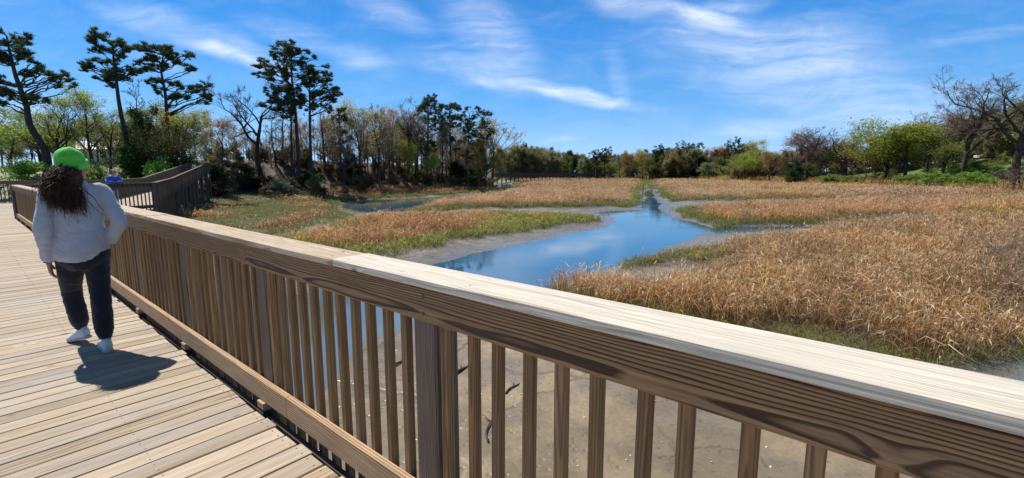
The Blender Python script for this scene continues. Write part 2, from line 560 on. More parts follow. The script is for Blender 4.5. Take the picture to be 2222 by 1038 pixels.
def ground_h(p):
    p = np.atleast_2d(p).astype(float)
    D = np.hypot(p[:, 0], p[:, 1])
    dw = np.full(len(p), -1e9)
    for wpoly in WATER:
        dw = np.maximum(dw, sdf(p, wpoly))
    wob = (fbm(p, 2.5, 3) - .5) * .9 + (fbm(p, 9, 5) - .5) * 1.2 * sstep(25, 60, D)
    dw = dw + wob * np.clip(D / 25, .4, 1.4)
    h = np.where(dw > 0, -.05 - .5 * sstep(0, 2.5, dw), .012 + .22 * sstep(0, 6, -dw) * 0.9)
    h = np.where((dw <= 0) & (dw > -.5), .012 * (-dw / .5) + 0.004, h)
    h += (fbm(p, 1.1, 21) - .5) * .05 * sstep(0, 1, -dw) + (fbm(p, .35, 22, 3) - .5) * .022 * sstep(0, .8, -dw)
    db = np.full(len(p), -1e9)
    for k, poly in BEDS.items():
        db = np.maximum(db, sdf(p, poly))
    h += .16 * sstep(-.5, .9, db)
    h += .35 * sstep(70, 230, D) * sstep(0, 6, -dw)
    bi = bank_in(p)
    az = np.degrees(np.arctan2(p[:, 0], p[:, 1]))
    rise = np.interp(az, [-80, -50, -40, -33, -20, -8, -3, 0, 20, 27, 33, 38, 45, 80], [3.0, 3.4, 4.4, 5.2, 5.4, 5.0, 3.5, 2.0, 1.5, 2.0, 2.4, 4.5, 6.5, 6])
    wid = np.interp(az, [-80, -50, -33, -8, 0, 20, 27, 45], [16, 14, 13, 16, 30, 40, 30, 32])
    bi = bi + (fbm(p, 8, 40) - .5) * 5 * sstep(0, 6, bi)
    h += rise * sstep(0, wid, bi) + .6 * sstep(-4, 0, bi)
    h += (fbm(p, 30, 41) - .5) * 1.0 * sstep(10, 40, bi)
    return h


def H(x, y):
    return float(ground_h(np.array([[x, y]]))[0])


# terrain sheet: polar grid round the viewpoint, fine ahead and coarse behind, out to the horizon
ang = np.radians(np.concatenate([np.linspace(-180, -66, 24)[:-1], np.linspace(-66, 60, 620), np.linspace(60, 180, 26)[1:-1]]))
rad = np.concatenate([np.geomspace(1.2, 260, 430), np.geomspace(266, 2500, 40)])
AA, RR = np.meshgrid(ang, rad)
gp = np.stack([np.sin(AA) * RR, np.cos(AA) * RR], -1).reshape(-1, 2)
gz = ground_h(gp)
nr, na = len(rad), len(ang)
idx = np.arange(nr * na).reshape(nr, na)
qa = idx[:-1, :]; qb = np.roll(idx, -1, 1)[:-1]; qc = np.roll(idx, -1, 1)[1:]; qd = idx[1:]
quads = np.stack([qa, qb, qc, qd], -1).reshape(-1, 4)
quads = quads[:, ::-1]
cz = np.array([[0, 0, gz[:na].mean()]])
verts = np.vstack([np.column_stack([gp, gz]), cz])
ctr = len(verts) - 1
tr = np.stack([np.full(na, ctr), np.arange(na), np.roll(np.arange(na), -1)], -1)[:, ::-1]
db = np.full(len(gp), -1e9)
for k, poly in BEDS.items():
    db = np.maximum(db, sdf(gp, poly))
bi = bank_in(gp)
D_ = np.hypot(*gp.T)
az_ = np.degrees(np.arctan2(gp[:, 0], gp[:, 1]))
n_a = fbm(gp, 3, 60); n_b = fbm(gp, 12, 61)
mud = np.array([.275, .21, .125]); mudg = np.array([.24, .205, .165])
c = np.repeat(mud[None], len(gp), 0)
far_m = sstep(12, 20, D_)[:, None]
c = c * (1 - far_m) + mudg * far_m
rg = (sstep(8, 9.5, gp[:, 0]) * (D_ < 20))[:, None] * .8
c = c * (1 - rg) + np.array([.22, .21, .20]) * rg
c *= (.82 + .36 * n_a)[:, None]
soil = np.array([.13, .10, .055])[None] * (.7 + .6 * n_a)[:, None]
t = sstep(-.2, .6, db + (n_a - .5))[:, None]
c = c * (1 - t) + soil * t
lf = sdf(gp, BEDS['left'])
gm = (sstep(-1, 1.5, lf) * sstep(.35, .6, n_b))[:, None]
c = c * (1 - gm) + np.array([.105, .10, .038])[None] * (.7 + .6 * n_a)[:, None] * gm
litter = np.array([.125, .066, .04])[None] * (.55 + .9 * n_a)[:, None]
grass = np.array([.13, .19, .045])[None] * (.7 + .6 * n_a)[:, None]
isg = np.clip(sstep(-36.5, -38.5, az_) + sstep(33, 36, az_), 0, 1)
isg = np.maximum(isg, sstep(-31.5, -33, az_) * sstep(3, 7, bi))
isg = np.maximum(isg, sstep(26, 34, bi) * (az_ < -8))
up = litter * (1 - isg)[:, None] + grass * isg[:, None]
t = sstep(0, 3, bi)[:, None]
c = c * (1 - t) + up * t
c = np.vstack([c, [mud]])

m, nt, out = new_mat('ground')
b = NT(nt)
tint = b.n('ShaderNodeAttribute', attribute_name='tint').outputs['Color']
pos = b.n('ShaderNodeNewGeometry').outputs['Position']
z_ = b.n('ShaderNodeSeparateXYZ', ins={0: pos}).outputs[2]
n1 = b.noise(pos, 1.6, 6, .65)
n2 = b.noise(pos, 14, 5, .65)
base = b.mix(1.0, tint, b.ramp(n1, [(.25, .72), (.75, 1.22)]), 'MULTIPLY')
base = b.mix(1.0, base, b.ramp(n2, [(.3, .82), (.7, 1.12)]), 'MULTIPLY')
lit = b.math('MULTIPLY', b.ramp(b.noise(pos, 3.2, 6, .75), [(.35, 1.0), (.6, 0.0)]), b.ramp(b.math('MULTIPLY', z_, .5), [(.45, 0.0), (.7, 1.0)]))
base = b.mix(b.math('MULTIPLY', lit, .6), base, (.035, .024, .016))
# wet band just above the water: darker and shinier
wet = b.ramp(b.math('ADD', z_, b.math('MULTIPLY', b.math('SUBTRACT', n1, .5), .12)), [(.0, 1.0), (.11, 0.0)])
puddle = b.math('MULTIPLY', b.ramp(b.noise(pos, .55, 4, .6), [(.42, 0.0), (.54, 1.0)]), b.ramp(z_, [(.24, 1.0), (.32, 0.0)]))
wet = b.math('MAXIMUM', wet, b.math('MULTIPLY', puddle, .75))
base = b.mix(b.math('MULTIPLY', wet, .38), base, (.10, .085, .065))
# small dark worm holes and prints in the mud
vo = b.n('ShaderNodeTexVoronoi', feature='F1', ins={'Vector': pos, 'Scale': 7.0, 'Randomness': 1.0}).outputs['Distance']
print_ = b.math('MULTIPLY', b.ramp(vo, [(.10, 1.0), (.30, 0.0)]), b.ramp(b.noise(pos, .9, 3), [(.38, 0.0), (.52, 1.0)]))
print_ = b.math('MULTIPLY', print_, b.ramp(z_, [(.30, 1.0), (.36, 0.0)]))
base = b.mix(b.math('MULTIPLY', print_, .3), base, (.09, .06, .035))
wv_ = b.n('ShaderNodeTexNoise', ins={'Vector': pos, 'Scale': 1.1, 'Detail': 4.0}).outputs['Color']
wp = b.n('ShaderNodeVectorMath', operation='MULTIPLY_ADD', ins={0: wv_, 1: (1.1, 1.1, 0), 2: pos}).outputs[0]
cr = b.n('ShaderNodeTexVoronoi', feature='DISTANCE_TO_EDGE', ins={'Vector': wp, 'Scale': .42}).outputs['Distance']
rill = b.math('MULTIPLY', b.ramp(cr, [(.006, 1.0), (.022, 0.0)]), b.ramp(b.noise(pos, .35, 2), [(.45, 0.0), (.55, 1.0)]))
rill = b.math('MULTIPLY', rill, b.ramp(z_, [(.25, 1.0), (.32, 0.0)]))
base = b.mix(b.math('MULTIPLY', rill, .4), base, (.06, .045, .03))
rg_ = b.math('MULTIPLY_ADD', wet, -.52, .66)
hh = b.math('ADD', b.math('ADD', b.math('MULTIPLY', n2, .4), b.math('MULTIPLY', n1, 1.2)), b.math('ADD', b.math('MULTIPLY', print_, -.6), b.math('MULTIPLY', rill, -1.0)))
bp = b.n('ShaderNodeBump', ins={'Strength': .55, 'Distance': .03, 'Height': hh})
p = b.n('ShaderNodeBsdfPrincipled', ins={'Base Color': base, 'Roughness': rg_, 'Normal': bp.outputs[0]})
b.link(p.outputs[0], out.inputs[0])
M['ground'] = m
me = mesh_np('ground', verts, quads, tr, True, c)
tag(link('ground', me, None, m), 'tidal mud flats and marsh ground rising to wooded banks', 'ground', kind='structure')

# water
m, nt, out = new_mat('water')
b = NT(nt)
pos = b.n('ShaderNodeNewGeometry').outputs['Position']
mp = b.n('ShaderNodeMapping', ins={'Vector': pos, 'Rotation': (0, 0, .5), 'Scale': (1.0, 3.0, 1)}).outputs[0]
w1 = b.n('ShaderNodeTexNoise', ins={'Vector': mp, 'Scale': 2.6, 'Detail': 3.0, 'Roughness': .5}).outputs[0]
calm = b.ramp(b.noise(pos, .16, 2), [(.42, .15), (.62, 1.0)])
bp = b.n('ShaderNodeBump', ins={'Strength': .05, 'Distance': .08, 'Height': b.math('MULTIPLY', w1, calm)})
# the pool's blue is reflected sky put into the body colour; the shallows by the walkway and the back pools are turbid with mud
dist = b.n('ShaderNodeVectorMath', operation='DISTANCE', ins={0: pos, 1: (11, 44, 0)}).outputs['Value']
clear = b.ramp(b.math('MULTIPLY', dist, .02), [(.54, 1.0), (.72, 0.0)])  # where the sky-reflection blue is painted in
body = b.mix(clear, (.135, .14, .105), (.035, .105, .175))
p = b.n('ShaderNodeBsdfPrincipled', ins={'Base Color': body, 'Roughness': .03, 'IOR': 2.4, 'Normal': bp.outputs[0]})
b.link(p.outputs[0], out.inputs[0])
M['water'] = m
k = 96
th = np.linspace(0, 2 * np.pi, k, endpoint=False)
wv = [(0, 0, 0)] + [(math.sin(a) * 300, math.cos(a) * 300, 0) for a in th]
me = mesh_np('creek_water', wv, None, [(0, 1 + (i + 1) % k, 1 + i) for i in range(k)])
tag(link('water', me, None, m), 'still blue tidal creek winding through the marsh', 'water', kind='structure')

# ------------------------------------------------------------------ boardwalk
EDGE = 1.13                      # deck edge across from the viewpoint
LEFT = -2.45
RC = 23.1                        # the bend


def to_rp(p):
    p = np.asarray(p, float)[:2]
    return np.array([p @ RD, p @ PD])


C0 = rp(RC, EDGE)[:2]                                  # outer corner of the bend
B1 = np.array([-15.4, 19.8])                           # end of the short outer side
C1 = np.array([-27.2, 37.0])                           # foot of the ramp, marsh side
C2 = np.array([-36.2, 55.5])                           # head of the ramp, marsh side
D1 = np.array([-22.4, 25.6])
D2 = np.array([-29.6, 37.4])
D3 = np.array([-39.0, 56.8])
LA = rp(37.5, LEFT)[:2]
RAMP_Z = DECK + 1.62

bw = empty('boardwalk', rp(0, 0, DECK))
tag(bw, 'weathered plank boardwalk over the mud, bending right and climbing to the shore', 'boardwalk')
bw_inv = Vector((-bw.location.x, -bw.location.y, -bw.location.z))
OFF = np.array(bw_inv)

# planks of the near deck and of the wide bend: strips across the walkway clipped by its outline
poly = np.array([to_rp(q) for q in (rp(-2.6, EDGE - .03)[:2], rp(RC, EDGE - .03)[:2], B1, D1 + (B1 - D1) * 0.0, LA, rp(-2.6, LEFT)[:2])])
mb = MB()
R = -2.5
pw, gap = .137, .011
while R < 37.4:
    rm = R + pw / 2
    xs = []
    for i in range(len(poly)):
        a, bb = poly[i], poly[(i + 1) % len(poly)]
        if (a[0] > rm) != (bb[0] > rm):
            xs.append(a[1] + (bb[1] - a[1]) * (rm - a[0]) / (bb[0] - a[0]))
    xs.sort()
    if len(xs) >= 2:
        p0, p1 = xs[0], xs[-1]
        cuts = [p0, p1]
        if p1 - p0 > 4.2: cuts = [p0] + list(np.arange(p0 + 3.2, p1 - .5, 3.4)) + [p1]
        if R < 25: cuts = [p0, p1 + random.uniform(-.012, .012)]
        for q0, q1 in zip(cuts[:-1], cuts[1:]):
            t = random.choice([1.0, 1.04, .9, 1.1, .78, .95]) * random.uniform(.92, 1.06)
            w = random.uniform(-.04, .04)
            col = (t * (1 + w * .6), t, t * (1 - w * 1.6))
            dz = random.uniform(-.002, .002)
            o = rp(R, q0, DECK - .036 + dz) + OFF
            mb.board(o, (*PD, 0), (*RD, 0), (0, 0, 1), q1 - q0 - .004, pw, .036, .0035, col, 0, 1)
            if R < 14:
                for pp in (EDGE - .07, EDGE - .62, EDGE - 1.2, EDGE - 1.8, EDGE - 2.4, EDGE - 3.0):
                    for rr in (.03, .108):
                        mb.disc(rp(R + rr + random.uniform(-.006, .006), pp + random.uniform(-.008, .008), DECK + dz) + OFF, (0, 0, 1), .0055, .0012, (1, 1, 1), 1, 6)
    R += pw + gap
mb.build('deck_planks', [M['deck'], M['screw']], bw)

# walkway from the bend to the ramp, and the ramp
def zramp(t):
    return DECK + (RAMP_Z - DECK) * t


mb = MB()
def strip(a0, a1, b0, b1, z0, z1):
    a0, a1, b0, b1 = (np.asarray(q, float) for q in (a0, a1, b0, b1))
    L = (np.linalg.norm(a1 - a0) + np.linalg.norm(b1 - b0)) / 2
    n = max(2, int(L / .15))
    for i in range(n):
        t0, t1 = i / n, (i + .94) / n
        z = z0 + (z1 - z0) * (i + .5) / n
        q = [a0 + (a1 - a0) * t0, b0 + (b1 - b0) * t0, b0 + (b1 - b0) * t1, a0 + (a1 - a0) * t1]
        t = random.uniform(.85, 1.1)
        v = [(*x_, z) for x_ in q] + [(*x_, z - .036) for x_ in q]
        v = [np.array(x_) + OFF for x_ in v]
        g = [(random.random() * 0 + k % 4, .03 + .04 * (k in (2, 3, 6, 7)), i * .37) for k in range(8)]
        mb.add(v, [(3, 2, 1, 0), (4, 5, 6, 7), (0, 1, 5, 4), (1, 2, 6, 5), (2, 3, 7, 6), (3, 0, 4, 7)], g, (t, t, t))
strip(B1, C1, D1, D2, DECK, DECK)
strip(C1, C2, D2, D3, DECK, RAMP_Z)
mb.build('ramp_planks', M['deck'], bw)

# joists, stringers and piles under it all
mb = MB()
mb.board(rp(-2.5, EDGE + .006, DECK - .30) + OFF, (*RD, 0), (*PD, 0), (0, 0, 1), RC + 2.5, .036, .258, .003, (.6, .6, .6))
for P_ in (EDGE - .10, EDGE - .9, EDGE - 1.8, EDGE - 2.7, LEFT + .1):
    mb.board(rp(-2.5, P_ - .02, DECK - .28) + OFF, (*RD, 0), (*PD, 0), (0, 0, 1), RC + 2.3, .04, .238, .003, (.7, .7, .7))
def beam(a, bb, z0, z1, w=.06, hh=.24):
    a = np.array([*a, z0]); bb = np.array([*bb, z1]); d = bb - a; L = np.linalg.norm(d); u = d / L
    y = np.array([-u[1], u[0], 0]); y /= np.linalg.norm(y); zz = np.cross(u, y)
    mb.board(a + OFF - zz * (hh + .04) - y * w / 2, u, y, zz, L, w, hh, .003, (.7, .7, .7))
inn = lambda a, c_, k: np.asarray(a) + (np.asarray(c_) - np.asarray(a)) * k
for k in (.04, .35, .65, .96):
    beam(inn(B1, D1, k), inn(C1, D2, k), DECK, DECK)
    beam(inn(C1, D2, k), inn(C2, D3, k), DECK, RAMP_Z)
beam(inn(C0, LA, .03), inn(B1, D1, .03), DECK, DECK)
beam(inn(D1, B1, .03), inn(LA, B1, .03), DECK, DECK)
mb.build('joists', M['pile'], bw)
pile_xy = [rp(r, p_)[:2] for r in np.arange(1.42 - 1.64 * 2, 23, 3.28) for p_ in (-2.1,)]
pile_xy += [inn(a, c_, k) for a, c_ in ((C0, D1), (B1, D1), (LA, B1)) for k in (.1, .55)]
zt = [DECK - .27] * len(pile_xy)
for t in np.linspace(.12, .97, 6):
    for k in (.1, .9):
        pile_xy.append(inn(inn(B1, D1, k), inn(C1, D2, k), t)); zt.append(DECK - .27)
        pile_xy.append(inn(inn(C1, D2, k), inn(C2, D3, k), t)); zt.append(zramp(t) - .27)
for (x, y), z1 in zip(pile_xy, zt):
    z0 = H(x, y) - .4
    if z1 - z0 < .3: continue
    mb = MB()
    mb.tube([np.array([x, y, z0]) + OFF, np.array([x, y, (z0 + z1) / 2]) + OFF, np.array([x, y, z1]) + OFF], .14, 10)
    mb.build('pile', M['pile'], bw, True)


# ------------------------------------------------------------------ railings
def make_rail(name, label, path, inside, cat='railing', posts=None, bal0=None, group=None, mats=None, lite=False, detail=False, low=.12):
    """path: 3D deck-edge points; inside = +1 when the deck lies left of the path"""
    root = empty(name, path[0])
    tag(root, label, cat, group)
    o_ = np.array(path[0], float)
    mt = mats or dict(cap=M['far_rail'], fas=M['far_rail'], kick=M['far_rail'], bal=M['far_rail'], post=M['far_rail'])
    balprotos = {}
    for si, (a, bb) in enumerate(zip(path[:-1], path[1:])):
        a = np.array(a, float) - o_; bb = np.array(bb, float) - o_
        d = bb - a; Lh = math.hypot(d[0], d[1]); L = np.linalg.norm(d)
        u = d / L
        inw = np.array([-u[1], u[0], 0]) * inside; inw /= np.linalg.norm(inw)
        outw = -inw
        up = np.array([0, 0, 1.0])
        uz = np.cross(u, outw); uz *= np.sign(uz[2])
        sl = d[2] / Lh
        at_ = lambda s, o, z: a + u * s + outw * o + up * z
        # cap, fascia, kick board
        mb = MB(); mb.board(at_(0, 0, 1.10), u, outw, uz, L, .20, .037, .004, nseg=2); mb.build('cap_board', mt['cap'], root)
        mb = MB(); mb.board(at_(0, .004, .955), u, outw, uz, L, .037, .144, .003, nseg=2); mb.build('top_rail', mt['fas'], root)
        mb = MB(); mb.board(at_(0, 0, .05), u, outw, uz, L, .04, .14, .003, nseg=2); mb.build('kick_board', mt['kick'], root)
        npst = max(1, int(round(Lh / 1.9)))
        ps = [Lh * i / npst for i in range(npst + 1)]
        pm = {}
        for i, s in enumerate(ps):
            if i == npst and si < len(path) - 2: continue
            w = at_(s * L / Lh, 0, 0)
            gz_ = H(*(w[:2] + outw[:2] * .1 + o_[:2])) - .4 - o_[2] - w[2]
            gz_ = max(gz_, -3.2)
            mb = MB()
            mb.board(at_(s * L / Lh, .045, gz_) - u * .06, up, u / np.linalg.norm(u[:2]) * np.array([1, 1, 0]), outw, 1.095 - gz_, .12, .12, .006)
            mb.build('post', mt['post'], root)
        bs = np.arange(.14, Lh - .08, .15 if not lite else .16)
        mb = MB(); rest = MB(); cnt = 0
        bm_ = None
        for s in bs:
            if min(abs(s - q) for q in ps) < .10: continue
            p0 = at_(s * L / Lh, .042, -low)
            if bm_ is None:
                t_ = MB()
                t_.board(np.zeros(3), up, u / np.linalg.norm(u[:2]) * np.array([1, 1, 0]), outw, 1.07 + low, .04, .037, .003)
                bm_ = t_.mesh('baluster')
                bm_.materials.append(mt['bal'])
            ob = bpy.data.objects.new('baluster', bm_)
            COL.objects.link(ob); ob.parent = root
            ob.location = p0
    return root


# the near railing, beside the viewpoint: heavy detail
nr_ = empty('wooden_railing', rp(0, EDGE, DECK))
tag(nr_, 'long weathered wooden railing in the foreground with flat cap board and square balusters', 'railing')
NOFF = -np.array(nr_.location)
u3 = np.array([*RD, 0]); p3 = np.array([*PD, 0]); z3 = np.array([0, 0, 1.0])
CAPZ = DECK + 1.136


def nboard(name, mat, R0, R1, P, z, w, t, flip=False, ch=.005, col=(1, 1, 1), nseg=6, jit=.0, e0=0, e1=0):
    mb = MB()
    if flip:      # upright board: width is its height
        mb.board(rp(R0, P, z) + NOFF, u3, z3, -p3, R1 - R0, w, -t, ch, col, 0, nseg, jit) if False else \
            mb.board(rp(R0, P + t, z) + NOFF, u3, z3, -p3, R1 - R0, w, t, ch, col, 0, nseg, jit)
    else:
        mb.board(rp(R0, P, z) + NOFF, u3, p3, z3, R1 - R0, w, t, ch, col, 0, nseg, jit, e0, e1)
    return mb


for i, (r0, r1, mat, z, lab) in enumerate([(-2.2, 2.085, 'cap_pale', 0, 'pale bleached cap board nearest the viewer'), (2.09, 5.6, 'cap', -.003, None), (5.605, 9.9, 'cap', 0, None),
                                    (9.905, 14.6, 'cap_pale', .001, None), (14.605, 19.0, 'cap', 0, None), (19.005, RC + .05, 'cap', .001, None)]):
    m_ = nboard('cap_board', None, r0, r1, EDGE - .004, CAPZ - .037 + z, .203, .037, nseg=10, jit=.004, e1=(.45 if i == 5 else 0))
    # screws in pairs
    mm = [M[mat], M['screw']]
    for s in np.arange(r0 + .1, r1, .82):
        for pp in (.045, .155):
            m_.disc(rp(s + random.uniform(-.02, .02), EDGE + pp, CAPZ + z) + NOFF, (0, 0, 1), .0055, .0008, (1, 1, 1), 1)
    o = m_.build('cap_board', mm, nr_)
    if lab: o['label'] = lab
for r0, r1 in ((-2.2, 3.2), (3.205, 6.9), (6.905, 11.5), (11.505, 16.2), (16.205, RC)):
    m_ = nboard('top_rail', None, r0, r1, EDGE + .008, DECK + .958, .140, .037, True, nseg=10, jit=.003)
    for s in np.arange(1.42 - 1.64 * 2, RC, 1.64):
        if r0 < s < r1:
            for zz in (.99, 1.06):
                m_.disc(rp(s, EDGE + .008, DECK + zz) + NOFF, -p3, .008, .002, (1, 1, 1), 1)
    if r0 < 0: m_.disc(rp(-.31, EDGE + .008, DECK + 1.01) + NOFF, -p3, .008, .002, (1, 1, 1), 1)
    m_.build('top_rail', [M['fascia'], M['screw']], nr_)
for r0, r1 in ((-2.2, 2.75), (2.755, 7.6), (7.605, 12.4), (12.405, 17.2), (17.205, RC)):
    m_ = nboard('kick_board', None, r0, r1, EDGE + .006, DECK + .052, .143, .040, True, nseg=10, jit=.003)
    m_.build('kick_board', M['kick'], nr_)
pmesh = []
for v in range(3):
    mb = MB(); mb.board((0, 0, 0), z3, u3, p3, 4.2, .135, .135, .008, (random.uniform(.85, 1.1),) * 3, nseg=4)
    me = mb.mesh('post'); me.materials.append(M['post']); pmesh.append(me)
bmesh_ = []
for v in range(9):
    mb = MB(); t = random.uniform(.8, 1.15); mb.board((0, 0, 0), z3, u3, p3, 1.338, .0385, .0385, .003, (t, t * random.uniform(.94, 1.02), t * random.uniform(.88, 1.02)), nseg=4, jit=.003)
    me = mb.mesh('baluster'); me.materials.append(M['baluster']); bmesh_.append(me)
prs = [1.405 + 1.64 * k for k in range(-2, 14)]
for i, r in enumerate(prs):
    if r > RC - .3: r = RC - .15
    o = bpy.data.objects.new('post', pmesh[i % 3]); COL.objects.link(o); o.parent = nr_
    o.location = rp(r - .0, EDGE + .05, DECK + 1.094 - 4.2) + NOFF
    mb = MB(); mb.board(rp(r + .02, EDGE - .012, DECK + .001) + NOFF, u3, p3, z3, .09, .06, .051, .003)
    mb.build('spacer_block', M['kick'], nr_)
mb = MB(); rest_n = 0; shown = 0
R = -1.95
rest = []
allb = []
for a, bb in zip(prs[:-1], prs[1:]):
    for k in range(11):
        r = a + .135 + .062 + k * (1.64 - .135 - .124) / 10 - .0195
        if r < RC - .1: allb.append(r)
for k in range(4): allb.append(prs[0] - .1 - k * .137)
allb.sort()
for r in allb:
    rr = r + random.uniform(-.009, .009)
    loc = rp(rr, EDGE + .0455, DECK - .26) + NOFF
    if r > -.25 and shown < 100:
        o = bpy.data.objects.new('baluster', random.choice(bmesh_)); COL.objects.link(o); o.parent = nr_
        o.location = loc
        o.rotation_euler = (random.uniform(-.004, .004), random.uniform(-.004, .004), 0)
        shown += 1
    else:
        t = random.uniform(.8, 1.1)
        mb.board(loc, z3, u3, p3, 1.338, .0385, .0385, .003, (t, t, t))
o = mb.build('balusters', M['baluster'], nr_)
o['kind'] = 'stuff'

# the other railings
P3 = lambda p_, z: np.array([p_[0], p_[1], z])
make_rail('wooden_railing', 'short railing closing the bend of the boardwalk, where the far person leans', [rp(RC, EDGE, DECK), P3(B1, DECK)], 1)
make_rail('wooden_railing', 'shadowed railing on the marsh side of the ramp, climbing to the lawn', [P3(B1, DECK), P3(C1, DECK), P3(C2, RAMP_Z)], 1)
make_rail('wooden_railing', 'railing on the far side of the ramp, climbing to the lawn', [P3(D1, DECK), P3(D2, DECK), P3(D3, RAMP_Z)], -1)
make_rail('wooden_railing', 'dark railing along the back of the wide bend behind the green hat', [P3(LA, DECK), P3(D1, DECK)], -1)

# ------------------------------------------------------------------ reeds and marsh grass
def blades(P, Hh, wid, lean, droop, cb, ct, K=4, rg=rng, tipw=.25):
    """P (N,3) roots; curved ribbons; colours at root and tip"""
    N = len(P)
    t = np.linspace(0, 1, K + 1)[None, :]
    az = rg.uniform(0, 2 * np.pi, N)
    dirs = np.stack([np.cos(az), np.sin(az), np.zeros(N)], -1)
    az2 = az + np.pi / 2 + rg.normal(0, .9, N)
    side = np.stack([np.cos(az2), np.sin(az2), rg.normal(0, .25, N)], -1)
    fold = rg.uniform(.45, .8, N)[:, None]
    over = np.clip((t - fold) / (1 - fold), 0, 1)
    hor = lean[:, None] * t + droop[:, None] * over ** 1.3
    ver = t - droop[:, None] * over ** 1.6 * .75
    pos = P[:, None, :] + dirs[:, None, :] * (hor * Hh[:, None])[..., None]
    pos[..., 2] += ver * Hh[:, None]
    prof = np.minimum(1.0, .55 + t * 1.2) * (1 - (1 - tipw) * t ** 3)
    hw = side[:, None, :] * (wid[:, None] * prof * .5)[..., None]
    v = np.stack([pos - hw, pos + hw], 2)                 # N,K+1,2,3
    idx = np.arange(N * (K + 1) * 2).reshape(N, K + 1, 2)
    q = np.stack([idx[:, :-1, 0], idx[:, :-1, 1], idx[:, 1:, 1], idx[:, 1:, 0]], -1).reshape(-1, 4)
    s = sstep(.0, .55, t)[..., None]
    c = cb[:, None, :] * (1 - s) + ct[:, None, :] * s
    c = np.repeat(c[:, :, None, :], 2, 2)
    return v.reshape(-1, 3), q, c.reshape(-1, 3)


def scatter(d0, d1, dens, a0=-52, a1=51):
    a0, a1 = math.radians(a0), math.radians(a1)
    n = int(.5 * (d1 ** 2 - d0 ** 2) * (a1 - a0) * dens)
    d = np.sqrt(rng.uniform(d0 ** 2, d1 ** 2, n)); a = rng.uniform(a0, a1, n)
    return np.stack([np.sin(a) * d, np.cos(a) * d], -1)


def pal(n, cols, w, jit=.18):
    cols = np.array(cols); k = rng.choice(len(cols), n, p=np.array(w) / sum(w))
    return cols[k] * rng.uniform(1 - jit, 1 + jit, (n, 1)) * rng.uniform(.95, 1.05, (n, 3))


TAN = [(.70, .45, .21), (.56, .32, .135), (.38, .20, .09), (.20, .11, .055), (.88, .68, .43), (.74, .44, .14)]
RUST = [(.58, .29, .115), (.46, .21, .08), (.64, .38, .18), (.28, .135, .06), (.72, .50, .29)]
PINK = [(.62, .385, .20), (.52, .29, .14), (.68, .45, .23), (.40, .215, .105), (.74, .55, .35)]
GREEN = [(.19, .26, .05), (.26, .31, .08), (.11, .16, .035), (.32, .31, .12)]
bands = [(7, 14, 300, .009), (14, 22, 170, .012), (22, 34, 85, .017), (34, 55, 56, .024), (55, 90, 22, .042), (90, 150, 8.0, .08), (150, 290, 2.2, .20)]
bedinfo = {
    'near': (TAN, [2.4, 2.5, 2.8, 2.0, 1.3, 1.6], 1.0, 'dense golden dead reeds on the mud right behind the railing'),
    'mid': (RUST, [2, 1.5, 3, 1, 2], 1.0, 'rust-tan reed bed across the side channel on the right'),
    'plain': (PINK, [2, 2, 2, 1, 1.5], 1.05, 'wide pinkish tan reed plain reaching the far trees on the right'),
    'center': (PINK, [3, 3, 1.5, 1.5, 1], 1.0, 'brown reed plain left of the narrow creek'),
    'island': (RUST, [2.6, 1.8, 2, 1, .6], 0.85, 'russet reed island with green front edge between mud banks'),
    'left': (RUST, [2, 1.5, 1.5, 2, .3], .62, 'low russet and green marsh beside the shaded ramp'),
    'strip': (RUST, [2, 2, 1, 2, .3], .9, 'narrow strip of russet reeds along the wooded bank'),
}
